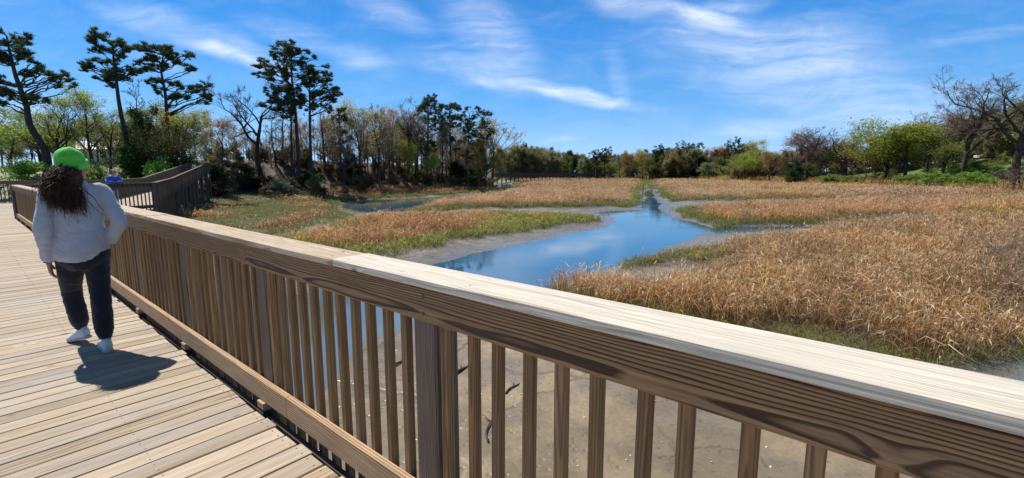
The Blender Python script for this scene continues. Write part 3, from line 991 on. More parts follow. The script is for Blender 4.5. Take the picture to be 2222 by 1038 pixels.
for key, poly in BEDS.items():
    cols, wts, h0, lab = bedinfo[key]
    VV, QQ, CC = [], [], []
    GV, GQ, GC = [], [], []
    nv = ng = 0
    for (d0, d1, dens, wid) in bands:
        mn = np.hypot(*poly.T).min()
        if d1 < mn * .8: continue
        p = scatter(d0, d1, dens)
        p = p[(p[:, 0] > poly[:, 0].min() - 1) & (p[:, 0] < poly[:, 0].max() + 1) & (p[:, 1] > poly[:, 1].min() - 1) & (p[:, 1] < poly[:, 1].max() + 1)]
        if not len(p): continue
        s = sdf(p, poly) + (fbm(p, 2.2, 70) - .5) * 2.6 * min(1, d0 / 18 + .35)
        bi_ = bank_in(p)
        k = (s > 0) & (bi_ < 1.0)
        p, s = p[k], s[k]
        if not len(p): continue
        big = fbm(p, 7 + d0 * .12, 80); sm = fbm(p, 1.6 + d0 * .02, 81)
        mw = (.8 + .021 * d0) * (.45 if key == 'near' else 1)
        edge = sstep(mw * .25, mw * 1.5, s + (sm - .5) * 1.5)
        if key == 'near':
            tg = sdf(p, G([(1335, 590), (1545, 592), (1590, 560), (1540, 538), (1430, 540), (1340, 556)], .15))
            edge = edge * (1 - .75 * sstep(-.6, .8, tg + (sm - .5) * 2))
        if key == 'left':
            edge = edge * sstep(.44, .56, big)
        if key == 'island':
            front = sstep(.5, .64, fbm(p, 5, 83))
            edge = edge * (1 - .8 * front * (s < 5))
        keep = rng.uniform(size=len(p)) < (.45 + .55 * sstep(.3, .55, sm)) * np.where(edge < .3, 1.0, 1)
        p, s, big, sm, edge = p[keep], s[keep], big[keep], sm[keep], edge[keep]
        isr = rng.uniform(size=len(p)) < edge
        z = ground_h(p) - .02
        P3_ = np.column_stack([p, z])
        # dead reeds
        a = P3_[isr]
        n = len(a)
        if n:
            e = edge[isr]
            tus = fbm(a[:, :2], .75 + d0 * .02, 84, 2)
            Hh = h0 * (.5 + .5 * e) * rng.normal(1, .16, n).clip(.5, 1.5) * (.7 + .3 * big[isr] + .5 * (tus - .35))
            fine = min(1.0, 16 / d0)
            ct = pal(n, cols, wts) * (.45 + .85 * sm[isr] + .35 * (tus - .4))[:, None].clip(.3, 1.5)
            if key == 'mid':
                el = np.hypot((a[:, 0] - 38) / 17, (a[:, 1] - 61) / 7) + (fbm(a[:, :2], 6, 90) - .5) * .9
                red = (sstep(1.1, .6, el) * .8)[:, None]
                ct = ct * (1 - red) + np.array([.38, .16, .055]) * rng.uniform(.7, 1.3, (n, 1)) * red
            if key in ('near', 'mid', 'plain'):
                sc_ = 1 + d0 * .02
                pg = sstep(.50, .66, fbm(a[:, :2], 5.5 * sc_, 91))[:, None]; pm = sstep(.52, .68, fbm(a[:, :2], 4.2 * sc_, 92))[:, None] * (1 - pg)
                ct = ct * (1 - .7 * pg) + np.array([.74, .43, .15]) * rng.uniform(.6, 1.3, (n, 1)) * .7 * pg
                ct = ct * (1 - .6 * pm) + np.array([.40, .295, .235]) * rng.uniform(.6, 1.3, (n, 1)) * .6 * pm
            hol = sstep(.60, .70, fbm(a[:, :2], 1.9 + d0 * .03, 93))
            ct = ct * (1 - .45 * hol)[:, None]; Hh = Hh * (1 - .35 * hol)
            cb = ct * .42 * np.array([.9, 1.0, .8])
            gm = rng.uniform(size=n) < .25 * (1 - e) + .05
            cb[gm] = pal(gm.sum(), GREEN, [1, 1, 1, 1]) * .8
            bent = rng.uniform(size=n) < .68
            droop = np.where(bent, rng.uniform(.35, 1.0, n), rng.uniform(.05, .4, n))
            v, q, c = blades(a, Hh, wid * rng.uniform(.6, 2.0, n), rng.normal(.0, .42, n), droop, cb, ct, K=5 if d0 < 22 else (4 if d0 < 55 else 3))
            VV.append(v); QQ.append(q + nv); CC.append(c); nv += len(v)
            # curled dead leaves near the stem tops, sunlit glint put into their paler colour
            pk = rng.uniform(size=n) < (.55 if d0 < 60 else .3)
            a2 = a[pk].copy(); k2 = len(a2)
            a2[:, 2] += Hh[pk] * rng.uniform(.45, .92, k2)
            a2[:, :2] += rng.normal(0, .05 + d0 * .001, (k2, 2))
            sz = max(1.0, d0 / 20) ** .6
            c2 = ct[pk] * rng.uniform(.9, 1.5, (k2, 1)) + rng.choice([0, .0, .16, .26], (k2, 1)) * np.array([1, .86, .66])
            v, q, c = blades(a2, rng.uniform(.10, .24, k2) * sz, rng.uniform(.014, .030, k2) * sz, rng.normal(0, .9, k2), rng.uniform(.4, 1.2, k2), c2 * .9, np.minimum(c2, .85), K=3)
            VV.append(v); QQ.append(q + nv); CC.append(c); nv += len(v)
        a = P3_[~isr]
        n = len(a)
        if n:
            if d0 < 60:
                a = np.concatenate([a, a + np.column_stack([rng.normal(0, .12, (n, 2)), np.zeros(n)])]); n = len(a)
            hg = {'left': .28, 'near': .42}.get(key, .6)
            Hh = hg * rng.uniform(.5, 1.3, n)
            ct = pal(n, GREEN + [(.40, .30, .14)], [2, 1.5, 1.8, 1.2, 3.0 if key == 'near' else 1.4])
            if key == 'island': ct = ct * rng.choice([.7, 1.1, 1.6, 2.0], (n, 1)) * np.array([1.05, 1.0, .8])
            if key == 'left': ct = ct * .5 + np.array([.17, .15, .06]) * .6
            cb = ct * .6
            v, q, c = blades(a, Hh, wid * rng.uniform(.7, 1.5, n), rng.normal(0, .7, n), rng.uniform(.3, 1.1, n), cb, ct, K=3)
            GV.append(v); GQ.append(q + ng); GC.append(c); ng += len(v)
    if VV:
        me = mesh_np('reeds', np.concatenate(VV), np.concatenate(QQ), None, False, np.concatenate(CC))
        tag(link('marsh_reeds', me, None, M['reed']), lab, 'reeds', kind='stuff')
    if GV:
        me = mesh_np('green_grass', np.concatenate(GV), np.concatenate(GQ), None, False, np.concatenate(GC))
        tag(link('marsh_grass', me, None, M['reed']), {'near': 'dark green cordgrass at the foot of the golden reeds by the railing', 'mid': 'green grass fringe under the rust-tan bed on the right', 'plain': 'green fringe in front of the far right reed plain',
            'center': 'green tufts along the front of the brown plain left of the creek', 'island': 'bright green grass fringe on the mud side of the russet island', 'left': 'low olive grass mat beside the shaded ramp',
            'strip': 'short green grass at the foot of the wooded bank'}[key], 'grass', kind='stuff')
    print(key, nv // 10, ng // 8)
# tall orange reeds along the foot of the right bank
p = scatter(60, 240, 3.0, 15, 50)
bi_ = bank_in(p)
p = p[(bi_ > -5) & (bi_ < 3)]
n = len(p)
if n:
    a = np.column_stack([p, ground_h(p) - .05])
    ct = pal(n, [(.58, .36, .13), (.50, .28, .10), (.62, .45, .22)], [2, 2, 1])
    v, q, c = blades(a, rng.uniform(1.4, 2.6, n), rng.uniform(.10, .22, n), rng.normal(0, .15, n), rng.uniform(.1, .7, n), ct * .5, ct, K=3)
    tag(link('marsh_reeds', mesh_np('reeds', v, q, None, False, c), None, M['reed']), 'tall orange reeds fringing the foot of the right bank', 'reeds', kind='stuff')
# grass on the banks
p = np.concatenate([scatter(40, 95, 5, -52, -36), scatter(70, 130, 2.5, 32, 51)])
bi_ = bank_in(p)
p = p[bi_ > .5]; n = len(p)
a = np.column_stack([p, ground_h(p) - .05])
ct = pal(n, [(.15, .22, .05), (.20, .26, .07), (.11, .16, .04)], [1, 1, 1])
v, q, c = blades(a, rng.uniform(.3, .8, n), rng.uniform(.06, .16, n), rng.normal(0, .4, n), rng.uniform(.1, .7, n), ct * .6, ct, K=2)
tag(link('bank_grass', mesh_np('bank_grass', v, q, None, False, c), None, M['reed']), 'rough green grass on the banks behind the marsh', 'grass', kind='stuff')

# ------------------------------------------------------------------ trees
def unit(v): return v / (np.linalg.norm(v, axis=-1, keepdims=True) + 1e-9)


def kids(P, R, n, t0, t1, ang, asd, Lr, rr, N, wob, up, rg, Labs=None, droop=0.0):
    """child branches of polylines P (B,N,3) with radii R: returns P2 (B*n,N2,3), R2"""
    B, M_, _ = P.shape
    t = rg.uniform(t0, t1, (B, n))
    t = np.sort(t, 1)
    f = t * (M_ - 1); i = np.clip(f.astype(int), 0, M_ - 2); fr = (f - i)[..., None]
    bi = np.arange(B)[:, None]
    pos = P[bi, i] * (1 - fr) + P[bi, i + 1] * fr
    tan = unit(P[bi, i + 1] - P[bi, i])
    r0 = R[bi, i] * (1 - fr[..., 0]) + R[bi, i + 1] * fr[..., 0]
    Lp = np.linalg.norm(np.diff(P, axis=1), axis=2).sum(1)[:, None]
    q = unit(rg.normal(size=(B, n, 3)))
    perp = unit(q - (q * tan).sum(-1, keepdims=True) * tan)
    a = rg.normal(ang, asd, (B, n))[..., None]
    d = tan * np.cos(a) + perp * np.sin(a)
    L = (Lp * Lr if Labs is None else np.full((B, 1), Labs)) * rg.uniform(.6, 1.2, (B, n)) * (1.15 - .55 * t)
    pts = [pos]
    cur = pos.copy()
    for k in range(N - 1):
        d = unit(d + rg.normal(0, wob, d.shape) + np.array([0, 0, up]) - np.array([0, 0, droop]) * (k / N))
        cur = cur + d * (L / (N - 1))[..., None]
        pts.append(cur)
    P2 = np.stack(pts, 2).reshape(B * n, N, 3)
    rs = r0 * rr
    R2 = (rs[..., None] * np.linspace(1, .22, N)).reshape(B * n, N)
    return P2, R2


def leaf_quads(C, size, rg, flat=0.0):
    n = len(C)
    a = unit(rg.normal(size=(n, 3)) * np.array([1, 1, 1 - flat]))
    q = rg.normal(size=(n, 3))
    bq = unit(np.cross(a, q))
    s = (size * rg.uniform(.6, 1.4, n))[:, None]
    v = np.stack([C - a * s, C + bq * s * .5, C + a * s, C - bq * s * .5], 1).reshape(-1, 3)
    return v, np.arange(n * 4).reshape(n, 4)


def tufts(C, size, n, rg, wid=.09):
    """needle tufts: thin blades fanning up and outward from each centre"""
    m = len(C)
    c = np.repeat(C, n, 0)
    d = rg.normal(size=(m * n, 3)); d[:, 2] = np.abs(d[:, 2]) * .8 + .15
    d = unit(d) * (size * rg.uniform(.6, 1.25, m * n))[:, None]
    s = unit(np.cross(d, rg.normal(size=(m * n, 3)))) * (size * wid)
    v = np.stack([c - s, c + s, c + d], 1).reshape(-1, 3)
    return v, np.arange(m * n * 3).reshape(-1, 3)


def stack(parts):
    V_, Q_ = [], []; n = 0
    for v, q in parts:
        V_.append(v); Q_.append(q + n); n += len(v)
    return np.concatenate(V_), np.concatenate(Q_)


def trunk_line(pts, N=14, r0=.25, r1=.05, rg=rng, wob=.0):
    pts = np.asarray(pts, float)
    seg = np.r_[0, np.cumsum(np.linalg.norm(np.diff(pts, axis=0), axis=1))]
    t = np.linspace(0, seg[-1], N)
    P = np.stack([np.interp(t, seg, pts[:, k]) for k in range(3)], -1)
    P[1:-1] = (P[:-2] + 2 * P[1:-1] + P[2:]) / 4
    P[1:] += np.cumsum(rg.normal(0, wob, (N - 1, 3)) * [1, 1, 0], 0)
    R = r0 * (1 - np.linspace(0, 1, N)) ** .8 + r1
    R[0] *= 1.35
    return P[None], R[None]


def skel(kind, Ht, Wd, rg, trunk=None):
    """levels of branches for a broadleaf tree Ht tall and about Wd wide"""
    if kind == 'slim':
        P0, R0 = trunk_line([(0, 0, -.4), (rg.normal(0, .02) * Ht, rg.normal(0, .02) * Ht, Ht * .5), (rg.normal(0, .05) * Ht, rg.normal(0, .05) * Ht, Ht)] if trunk is None else trunk, 12, Ht * .0075 + .03, .012, rg, .04)
        L1 = kids(P0, R0, 16, .30, .97, .65, .18, Wd * .62 / Ht, .5, 6, .12, .10, rg)
        L2 = kids(*L1, 5, .25, .98, .6, .2, .55, .55, 5, .16, .07, rg)
        L3 = kids(*L2, 4, .2, 1.0, .6, .25, .6, .6, 4, .2, .05, rg)
        return [(P0, R0)], [L1], [L2, L3]
    if kind == 'gnarly':
        P0, R0 = trunk_line([(0, 0, -.4), (rg.normal(0, .02) * Ht, rg.normal(0, .02) * Ht, Ht * .25), (rg.normal(0, .04) * Ht, 0, Ht * .5)] if trunk is None else trunk, 9, Ht * .0145, Ht * .007, rg, .05)
        L1 = kids(P0, R0, 7, .5, 1.0, .62, .25, Wd * .72 / (Ht * .5), .72, 11, .22, .09, rg)
        L2 = kids(*L1, 7, .25, .98, .75, .25, .5, .55, 9, .20, .06, rg)
        L3 = kids(*L2, 6, .2, 1.0, .65, .25, .5, .5, 7, .15, .04, rg)
        L4 = kids(*L3, 8, .15, 1.0, .6, .3, .75, .55, 5, .13, .03, rg)
        return [(P0, R0), L1], [L2], [L3, L4]
    # spread
    P0, R0 = trunk_line([(0, 0, -.4), (rg.normal(0, .03) * Ht, rg.normal(0, .03) * Ht, Ht * .45), (rg.normal(0, .05) * Ht, rg.normal(0, .05) * Ht, Ht * .8)] if trunk is None else trunk, 10, Ht * .014, Ht * .004, rg, .06)
    L1 = kids(P0, R0, 11, .22, 1.0, .75, .2, Wd * .62 / (Ht * .8), .62, 9, .13, .10, rg)
    L2 = kids(*L1, 6, .25, .98, .65, .2, .5, .55, 7, .17, .06, rg)
    L3 = kids(*L2, 5, .2, 1.0, .6, .25, .5, .55, 5, .2, .04, rg)
    L4 = kids(*L3, 4, .2, 1.0, .6, .3, .55, .6, 4, .22, .02, rg)
    return [(P0, R0), L1], [L2], [L3, L4]


def tree_meshes(kind, Ht, Wd, rg, leaves=0, lsize=.13, leafcols=None, clus=.35, tw=None, twr=.010, trunk=None):
    big, mid, fine = skel(kind, Ht, Wd, rg, trunk)
    tv = [tubes(P, R, 7) for P, R in big] + [tubes(P, np.maximum(R, twr * 1.2), 5) for P, R in mid]
    v, q = stack(tv)
    tm = mesh_np('trunk', v, q, None, True, np.ones((len(v), 3)))
    tm.materials.append(M['bark'])
    fv = [tubes(P, np.maximum(R, twr), 3) for P, R in fine]
    v, q = stack(fv)
    mi = np.zeros(len(q), int)
    col = np.ones((len(v), 3))
    if leaves:
        last = fine[-1][0]
        pick = rg.integers(0, len(last), leaves)
        t = rg.integers(1, last.shape[1], leaves)
        C = last[pick, t] + rg.normal(0, clus, (leaves, 3))
        # light and dark clumps: some sprays are in fuller leaf
        ph = np.sin(C[:, 0] * 1.7 + 3) + np.sin(C[:, 1] * 1.9) + np.sin(C[:, 2] * 2.1 + 1)
        keep = rg.uniform(size=leaves) < .55 + .3 * np.sign(ph)
        C = C[keep]
        lv, lq = leaf_quads(C, lsize, rg)
        lc = pal(len(C), leafcols, np.ones(len(leafcols)), .25)
        mi = np.r_[mi, np.ones(len(lq), int)]
        q = np.r_[q, lq + len(v)]
        v = np.r_[v, lv]; col = np.r_[col, np.repeat(lc, 4, 0)]
    cm = mesh_np('crown', v, q, None, False, col, matidx=mi)
    cm.materials.append(M['twig']); cm.materials.append(M['leaf'])
    return tm, cm


def evergreen_meshes(Ht, Wd, rg, n=5200, size=.20, cols=None, conic=.5, gap=.5):
    """dense shrub or cedar: short trunk and leaf sprays through an uneven volume"""
    P0, R0 = trunk_line([(0, 0, -.4), (rg.normal(0, .03) * Ht, 0, Ht * .5), (0, rg.normal(0, .03) * Ht, Ht * .92)], 8, Ht * .012 + .04, .02, rg, .03)
    L1 = kids(P0, R0, 34, .06, .98, 1.15, .25, Wd * .5 / Ht, .35, 6, .12, .06, rg)
    L2 = kids(*L1, 5, .3, 1.0, .7, .25, .5, .6, 4, .2, .03, rg)
    v, q = stack([tubes(P0, R0, 7), tubes(*L1, 4)])
    tm = mesh_np('trunk', v, q, None, True, np.ones((len(v), 3))); tm.materials.append(M['bark'])
    A_ = np.concatenate([L1[0][:, 2:].reshape(-1, 3), L2[0].reshape(-1, 3), L2[0].reshape(-1, 3)])
    C = A_[rg.integers(0, len(A_), n)] + rg.normal(0, .22, (n, 3)) * (Ht / 6) ** .5
    C[:, 2] = np.maximum(C[:, 2], .05)
    v, q = leaf_quads(C, size, rg)
    c = pal(n, cols, np.ones(len(cols)), .3)
    cm = mesh_np('crown', v, q, None, False, np.repeat(c, 4, 0)); cm.materials.append(M['leaf'])
    return tm, cm


PINEC = [(.075, .11, .036), (.10, .135, .045), (.055, .08, .03), (.15, .165, .065)]


def pine_meshes(trunk, pads, rg, r0=.28, dens=1.0, Yd=60, r1=.07):
    """pine from a trunk line and foliage pads (x,y,z,rx,rz): a limb runs to each pad"""
    P0, R0 = trunk_line(trunk, 16, r0, r1, rg, .015)
    tb = [tubes(P0, R0, 8)]
    P0 = P0[0]
    C_all, limbs = [], []
    for (px_, py_, pz_, rx, rz) in pads:
        c = np.array([px_, py_, pz_])
        # limb leaves the trunk below the pad
        dz = P0[:, 2] - (pz_ - .35 * np.hypot(px_ - P0[:, 0], py_ - P0[:, 1]) - rz * .3)
        i = int(np.argmin(np.abs(dz) + (P0[:, 2] < P0[-1, 2] * .3) * 5))
        s = P0[i]
        mid = (s + c) / 2 + rg.normal(0, .12, 3) * np.linalg.norm(c - s) + np.array([0, 0, .12 * rg.normal() * np.linalg.norm(c - s)])
        N = 9
        t = np.linspace(0, 1, N)[:, None]
        L = (1 - t) ** 2 * s + 2 * t * (1 - t) * mid + t ** 2 * c
        L[1:-1] += rg.normal(0, .05, (N - 2, 3)) * (1 + rx * .2)
        rr = np.interp(i, np.arange(16), R0[0]) * .42
        limbs.append((L, np.linspace(max(rr, .05), .03, N)))
        # twigs inside the pad
        m = int(5 + rx * 3)
        d = rg.normal(size=(m, 3)); d = unit(d) * rg.uniform(.3, 1, (m, 1)) ** .5 * np.array([rx, rx, rz])
        for e in d:
            st = L[rg.integers(5, N)]
            en = c + e
            k = np.linspace(0, 1, 9)[:, None]
            tw = st * (1 - k) + en * k + np.array([0, 0, .1]) * np.sin(k * np.pi) * rx
            tw[1:-1] += rg.normal(0, .04, (7, 3))
            limbs.append((tw, np.linspace(.035, .012, 9)))
        n = int(dens * 27 * rx * (rx * .6 + .4) * (rz + .35) + 18)
        sub = d[rg.integers(0, m, n)] * rg.uniform(.55, 1.1, (n, 1)) + rg.normal(0, .16, (n, 3)) * np.array([rx, rx, rz]) * .8
        C_all.append(c + sub)
    v, q = tubes(np.stack([l[0] for l in limbs]), np.stack([l[1] for l in limbs]), 5)
    tb.append((v, q))
    v, q = stack(tb)
    tm = mesh_np('trunk', v, q, None, True, np.ones((len(v), 3))); tm.materials.append(M['bark'])
    C = np.concatenate(C_all)
    v, t_ = tufts(C, .40, 15, rg, .075)
    cc = np.repeat(pal(len(C), PINEC, [3, 3, 2, 1], .25), 45, 0)
    cm = mesh_np('crown', v, None, t_, False, cc); cm.materials.append(M['needle'])
    return tm, cm


def place(name, tm, cm, loc, label, cat='tree', rz=0, sc=(1, 1, 1), ccol=(1, 1, 1), bcol=(1, 1, 1), group=None):
    r = empty(name, loc, rz)
    r.scale = sc
    tag(r, label, cat, group)
    t = link('trunk', tm, r); t.color = (*bcol, 1)
    c = link('crown', cm, r); c.color = (*ccol, 1)
    return r


def ground_pt(px, Y):
    x = V(px, 375, Y)[0]
    return np.array([x, Y, H(x, Y)])


# ---- hero pines: trunk line and pads read off as points standing at the tree's own distance
def hero_pine(label, Y, base_px, trunk_px, pads_px, r0, dens=1.0, seed=1, extra=0):
    rg = np.random.default_rng(seed)
    b0 = ground_pt(base_px[0], Y)
    pts = [(0, 0, -.5)]
    for (x, y) in trunk_px:
        w = V(x, y, Y) - b0
        pts.append((w[0], rg.normal(0, .25), w[2]))
    pads = []
    for (x, y, rx, ry) in pads_px:
        w = V(x, y, Y) - b0
        k = Y / 1000.0 * 1.0
        kx = Y / (math.cos(TH) * 1000) * 1.0
        R_, Z_ = rx * kx * 1.02, max(ry * k * 1.3, .35)
        ds = rg.normal(0, .55) * R_
        for _ in range(3):
            q = rg.normal(0, .58, 3) * np.array([R_, R_, Z_ * 1.0])
            pads.append((w[0] + q[0], ds + q[1], w[2] + q[2], R_ * rg.uniform(.4, .62), Z_ * rg.uniform(.7, 1.1)))
        if extra and rg.uniform() < extra:
            pads.append((w[0] * .75, rg.choice((-1, 1)) * R_ * rg.uniform(.8, 1.5), w[2] - Z_ * .4, R_ * .75, Z_ * .8))
    tm, cm = pine_meshes(pts, pads, rg, r0, dens, Y)
    return place('pine_tree', tm, cm, b0, label)


hero_pine('tall dark pine leaning left at the left edge, its trunk forked', 52, (103, 372), [(92, 330), (72, 270), (56, 230), (36, 170), (22, 110), (14, 78)],
          [(14, 72, 30, 9), (38, 84, 22, 8), (52, 104, 24, 8), (8, 105, 24, 8), (72, 128, 20, 8), (30, 130, 24, 8), (-6, 130, 26, 9), (92, 150, 20, 7), (66, 158, 22, 8), (112, 166, 22, 7), (128, 162, 12, 4),
           (96, 178, 20, 6), (4, 176, 24, 9), (-20, 160, 26, 10), (20, 196, 22, 8), (-10, 200, 24, 8), (60, 215, 16, 5), (84, 218, 14, 5), (24, 224, 16, 5), (48, 118, 18, 7), (-30, 110, 24, 9)], .34, .9, 3)
hero_pine('tall pine with an open crown and a long left limb, between two leafy trees', 56, (286, 368), [(276, 300), (263, 230), (254, 180), (246, 140), (240, 95)],
          [(238, 86, 26, 7), (262, 96, 22, 7), (220, 98, 18, 6), (272, 116, 20, 7), (246, 112, 22, 7), (222, 132, 20, 6), (200, 142, 20, 6), (184, 148, 12, 4), (272, 134, 22, 6), (286, 152, 18, 6), (256, 152, 22, 7),
           (230, 158, 18, 6), (268, 172, 20, 6), (222, 184, 16, 6), (236, 176, 16, 5), (300, 160, 12, 4)], .25, .85, 5)
hero_pine('flat-topped pine with a low right-hand limb, above dark evergreens', 58, (366, 365), [(364, 300), (361, 240), (360, 190), (350, 160), (356, 120)],
          [(346, 104, 28, 6), (376, 108, 26, 6), (318, 112, 22, 6), (400, 124, 20, 6), (358, 122, 26, 7), (332, 128, 20, 6), (388, 138, 24, 6), (330, 148, 20, 5), (366, 148, 20, 5), (408, 148, 10, 4), (344, 172, 16, 5),
           (392, 190, 24, 6), (424, 186, 24, 6), (446, 204, 20, 6), (412, 208, 24, 6), (458, 214, 8, 3), (380, 208, 18, 6), (330, 180, 12, 4), (350, 202, 12, 4)], .24, .9, 7)
hero_pine('tallest pine on the wooded bank with a tall domed crown', 72, (650, 362), [(646, 320), (640, 240), (634, 170), (629, 105)],
          [(628, 100, 18, 6), (614, 108, 18, 6), (645, 110, 18, 6), (600, 120, 18, 6), (630, 120, 20, 7), (656, 124, 18, 6), (590, 138, 20, 6), (618, 138, 20, 7), (648, 140, 20, 7), (600, 156, 22, 7), (632, 158, 22, 7),
           (660, 158, 18, 6), (582, 166, 18, 5), (612, 176, 22, 7), (646, 178, 22, 7), (594, 186, 20, 6), (576, 196, 16, 5), (604, 204, 20, 6), (636, 200, 20, 7), (590, 222, 20, 5), (572, 226, 14, 4), (618, 222, 18, 6),
           (646, 222, 16, 5), (608, 240, 16, 5), (628, 250, 14, 5), (575, 148, 14, 4)], .27, 1.15, 9, .35)
hero_pine('pine just right of the tallest, its crown sweeping right', 73, (676, 360), [(673, 320), (671, 250), (670, 200), (668, 145)],
          [(672, 142, 20, 6), (690, 152, 20, 6), (700, 160, 14, 4), (664, 166, 18, 7), (692, 172, 22, 6), (712, 176, 14, 5), (676, 186, 20, 7), (702, 192, 22, 6), (718, 206, 18, 5), (690, 206, 20, 6), (666, 206, 18, 7),
           (706, 216, 20, 5), (726, 218, 12, 4), (676, 226, 18, 6), (698, 232, 16, 5), (656, 232, 14, 6), (720, 190, 10, 3)], .22, 1.05, 12, .3)
hero_pine('thin straight pine left of the tallest, sparse at the top', 71, (632, 368), [(632, 330), (633, 260), (632, 190)],
          [(630, 196, 14, 6), (620, 208, 14, 5), (640, 214, 14, 5), (628, 228, 14, 5), (612, 230, 12, 4), (642, 238, 10, 4)], .15, .9, 14)
hero_pine('dark narrow pine beside the pale yellow tree on the bank', 80, (742, 365), [(740, 320), (737, 270), (735, 238)],
          [(735, 240, 9, 6), (731, 254, 12, 6), (741, 262, 13, 6), (732, 276, 15, 7), (744, 288, 14, 7), (731, 302, 17, 7), (745, 312, 14, 6), (733, 326, 16, 6)], .13, 1.2, 16)
hero_pine('dark pine behind the ivy-trunked bare tree', 104, (926, 405), [(928, 360), (930, 300), (930, 250), (930, 215)],
          [(930, 212, 16, 7), (918, 224, 17, 7), (944, 226, 17, 7), (932, 238, 20, 8), (912, 246, 14, 6), (952, 246, 15, 7), (926, 258, 20, 8), (944, 266, 18, 7), (914, 278, 16, 8), (936, 288, 18, 8), (920, 304, 20, 9), (906, 316, 16, 8),
           (942, 318, 14, 7), (924, 330, 16, 7)], .3, 1.2, 18, .3)
hero_pine('second of the dark pine trio, broad crown above bare trunk', 108, (976, 400), [(978, 350), (976, 290), (974, 236)],
          [(974, 232, 20, 6), (960, 242, 18, 7), (990, 240, 18, 7), (978, 254, 22, 8), (1000, 256, 14, 6), (958, 264, 16, 7), (984, 270, 20, 8), (964, 286, 18, 7), (990, 292, 16, 7), (974, 304, 16, 7), (996, 318, 12, 6)], .28, 1.2, 20, .3)
hero_pine('rightmost dark pine of the trio at the point of the bank', 112, (1010, 398), [(1012, 350), (1018, 300), (1020, 248)],
          [(1022, 244, 18, 6), (1008, 254, 16, 6), (1036, 254, 18, 6), (1024, 266, 22, 8), (1046, 270, 16, 6), (1008, 276, 16, 7), (1030, 284, 22, 8), (1052, 290, 14, 6), (1014, 298, 18, 8), (1040, 304, 18, 7), (1024, 318, 18, 7), (1006, 328, 14, 7),
           (1044, 326, 14, 6), (1030, 340, 14, 6)], .28, 1.2, 22, .3)
# far pines: same build, smaller
for (lab, Y, bx, top, bot, hw, sd) in [
    ('pair of pines: the taller one in the middle of the far treeline', 205, 1312, 322, 352, 15, 31), ('pine left of the tallest in the middle of the far treeline', 207, 1292, 326, 356, 14, 32),
    ('dark flat-crowned pine at the left end of the far pine clump', 215, 1432, 316, 352, 20, 33), ('dark pine second in the far pine clump', 218, 1460, 322, 356, 17, 34),
    ('broad dark pine in the middle of the far pine clump', 214, 1490, 309, 350, 20, 35), ('dark pine near the right end of the far pine clump', 216, 1514, 312, 352, 18, 36),
    ('shadowy pine behind the far white house', 226, 1474, 320, 360, 18, 37), ('slender pine by the orange-brown tree far away', 212, 1582, 308, 350, 14, 38), ('tall narrow pine left of the yellow-topped far tree', 200, 1602, 303, 348, 11, 39),
    ('small pine above the distant trestle walkway', 240, 1136, 313, 345, 12, 40), ('dark pine behind the right-hand big bare trees', 120, 2095, 262, 320, 26, 41)]:
    rg = np.random.default_rng(sd)
    pads = []
    nrow = 5
    for i in range(nrow):
        yy_ = top + 4 + (bot - top) * i / (nrow - .5)
        wd = hw * (.55 + .45 * math.sin(math.pi * (i + .7) / nrow))
        for k in range(3):
            pads.append((bx + rg.uniform(-1, 1) * wd * .75, yy_ + rg.normal(0, 2), hw * .45, max(2.5, (bot - top) * .1)))
    hero_pine(lab, Y, (bx, 380), [(bx + rg.normal(0, 1.5), (top + 380) / 2), (bx + rg.normal(0, 2), top + 2)], pads, .25, .35 if Y > 150 else .8, sd)

# ---- broadleaf prototypes
prg = np.random.default_rng(77)
YG = [(.34, .40, .07), (.42, .47, .10), (.27, .33, .06)]
BG = [(.38, .43, .07), (.46, .50, .09), (.30, .35, .06)]
YO = [(.42, .32, .08), (.50, .40, .13), (.36, .25, .06)]
PY = [(.48, .44, .20), (.55, .50, .25), (.40, .36, .14)]
BUD = [(.42, .27, .23), (.48, .34, .28), (.34, .25, .22)]
DK = [(.040, .062, .022), (.055, .080, .028), (.07, .10, .035)]
OL = [(.22, .24, .09), (.29, .31, .12), (.17, .19, .07)]
GG = [(.22, .24, .17), (.27, .28, .20), (.17, .19, .13)]
PROTO = {}
def proto(k, n, fn): PROTO[k] = [fn() for _ in range(n)]
proto('bare', 3, lambda: tree_meshes('spread', 15, 13, prg, 0, twr=.011))
proto('gnarly', 3, lambda: tree_meshes('gnarly', 16, 13, prg, 0, twr=.011))
proto('slim', 4, lambda: tree_meshes('slim', 13, 4.5, prg, 0, twr=.016))
proto('budslim', 3, lambda: tree_meshes('slim', 13, 5, prg, 4000, .095, [(.44, .33, .25), (.50, .42, .27), (.36, .28, .22), (.46, .46, .20)], .5, twr=.016))
proto('budded', 3, lambda: tree_meshes('spread', 14, 13, prg, 7500, .09, BUD, .5, twr=.016))
proto('yellowgreen', 3, lambda: tree_meshes('spread', 12, 9, prg, 9000, .105, YG, .5))
proto('bright', 3, lambda: tree_meshes('spread', 11, 11, prg, 15000, .115, BG, .6))
proto('orange', 2, lambda: tree_meshes('spread', 10, 8, prg, 8000, .10, YO, .45))
proto('paleyellow', 2, lambda: tree_meshes('slim', 15, 9, prg, 10000, .11, PY, .6))
proto('olive', 3, lambda: tree_meshes('spread', 12, 11, prg, 15000, .125, OL, .6))
proto('evergreen', 3, lambda: evergreen_meshes(8, 5.5, prg, 13000, .12, DK))
proto('bush', 3, lambda: evergreen_meshes(3, 4, prg, 6500, .09, OL))
proto('brush', 3, lambda: tree_meshes('spread', 4, 5, prg, 500, .08, OL, .25, twr=.012))
proto('greybush', 2, lambda: evergreen_meshes(4, 4.5, prg, 3600, .13, GG))
proto('thicket', 3, lambda: evergreen_meshes(4.5, 5.5, prg, 5200, .13, [(.17, .12, .085), (.13, .09, .06), (.15, .15, .07), (.23, .17, .12)]))
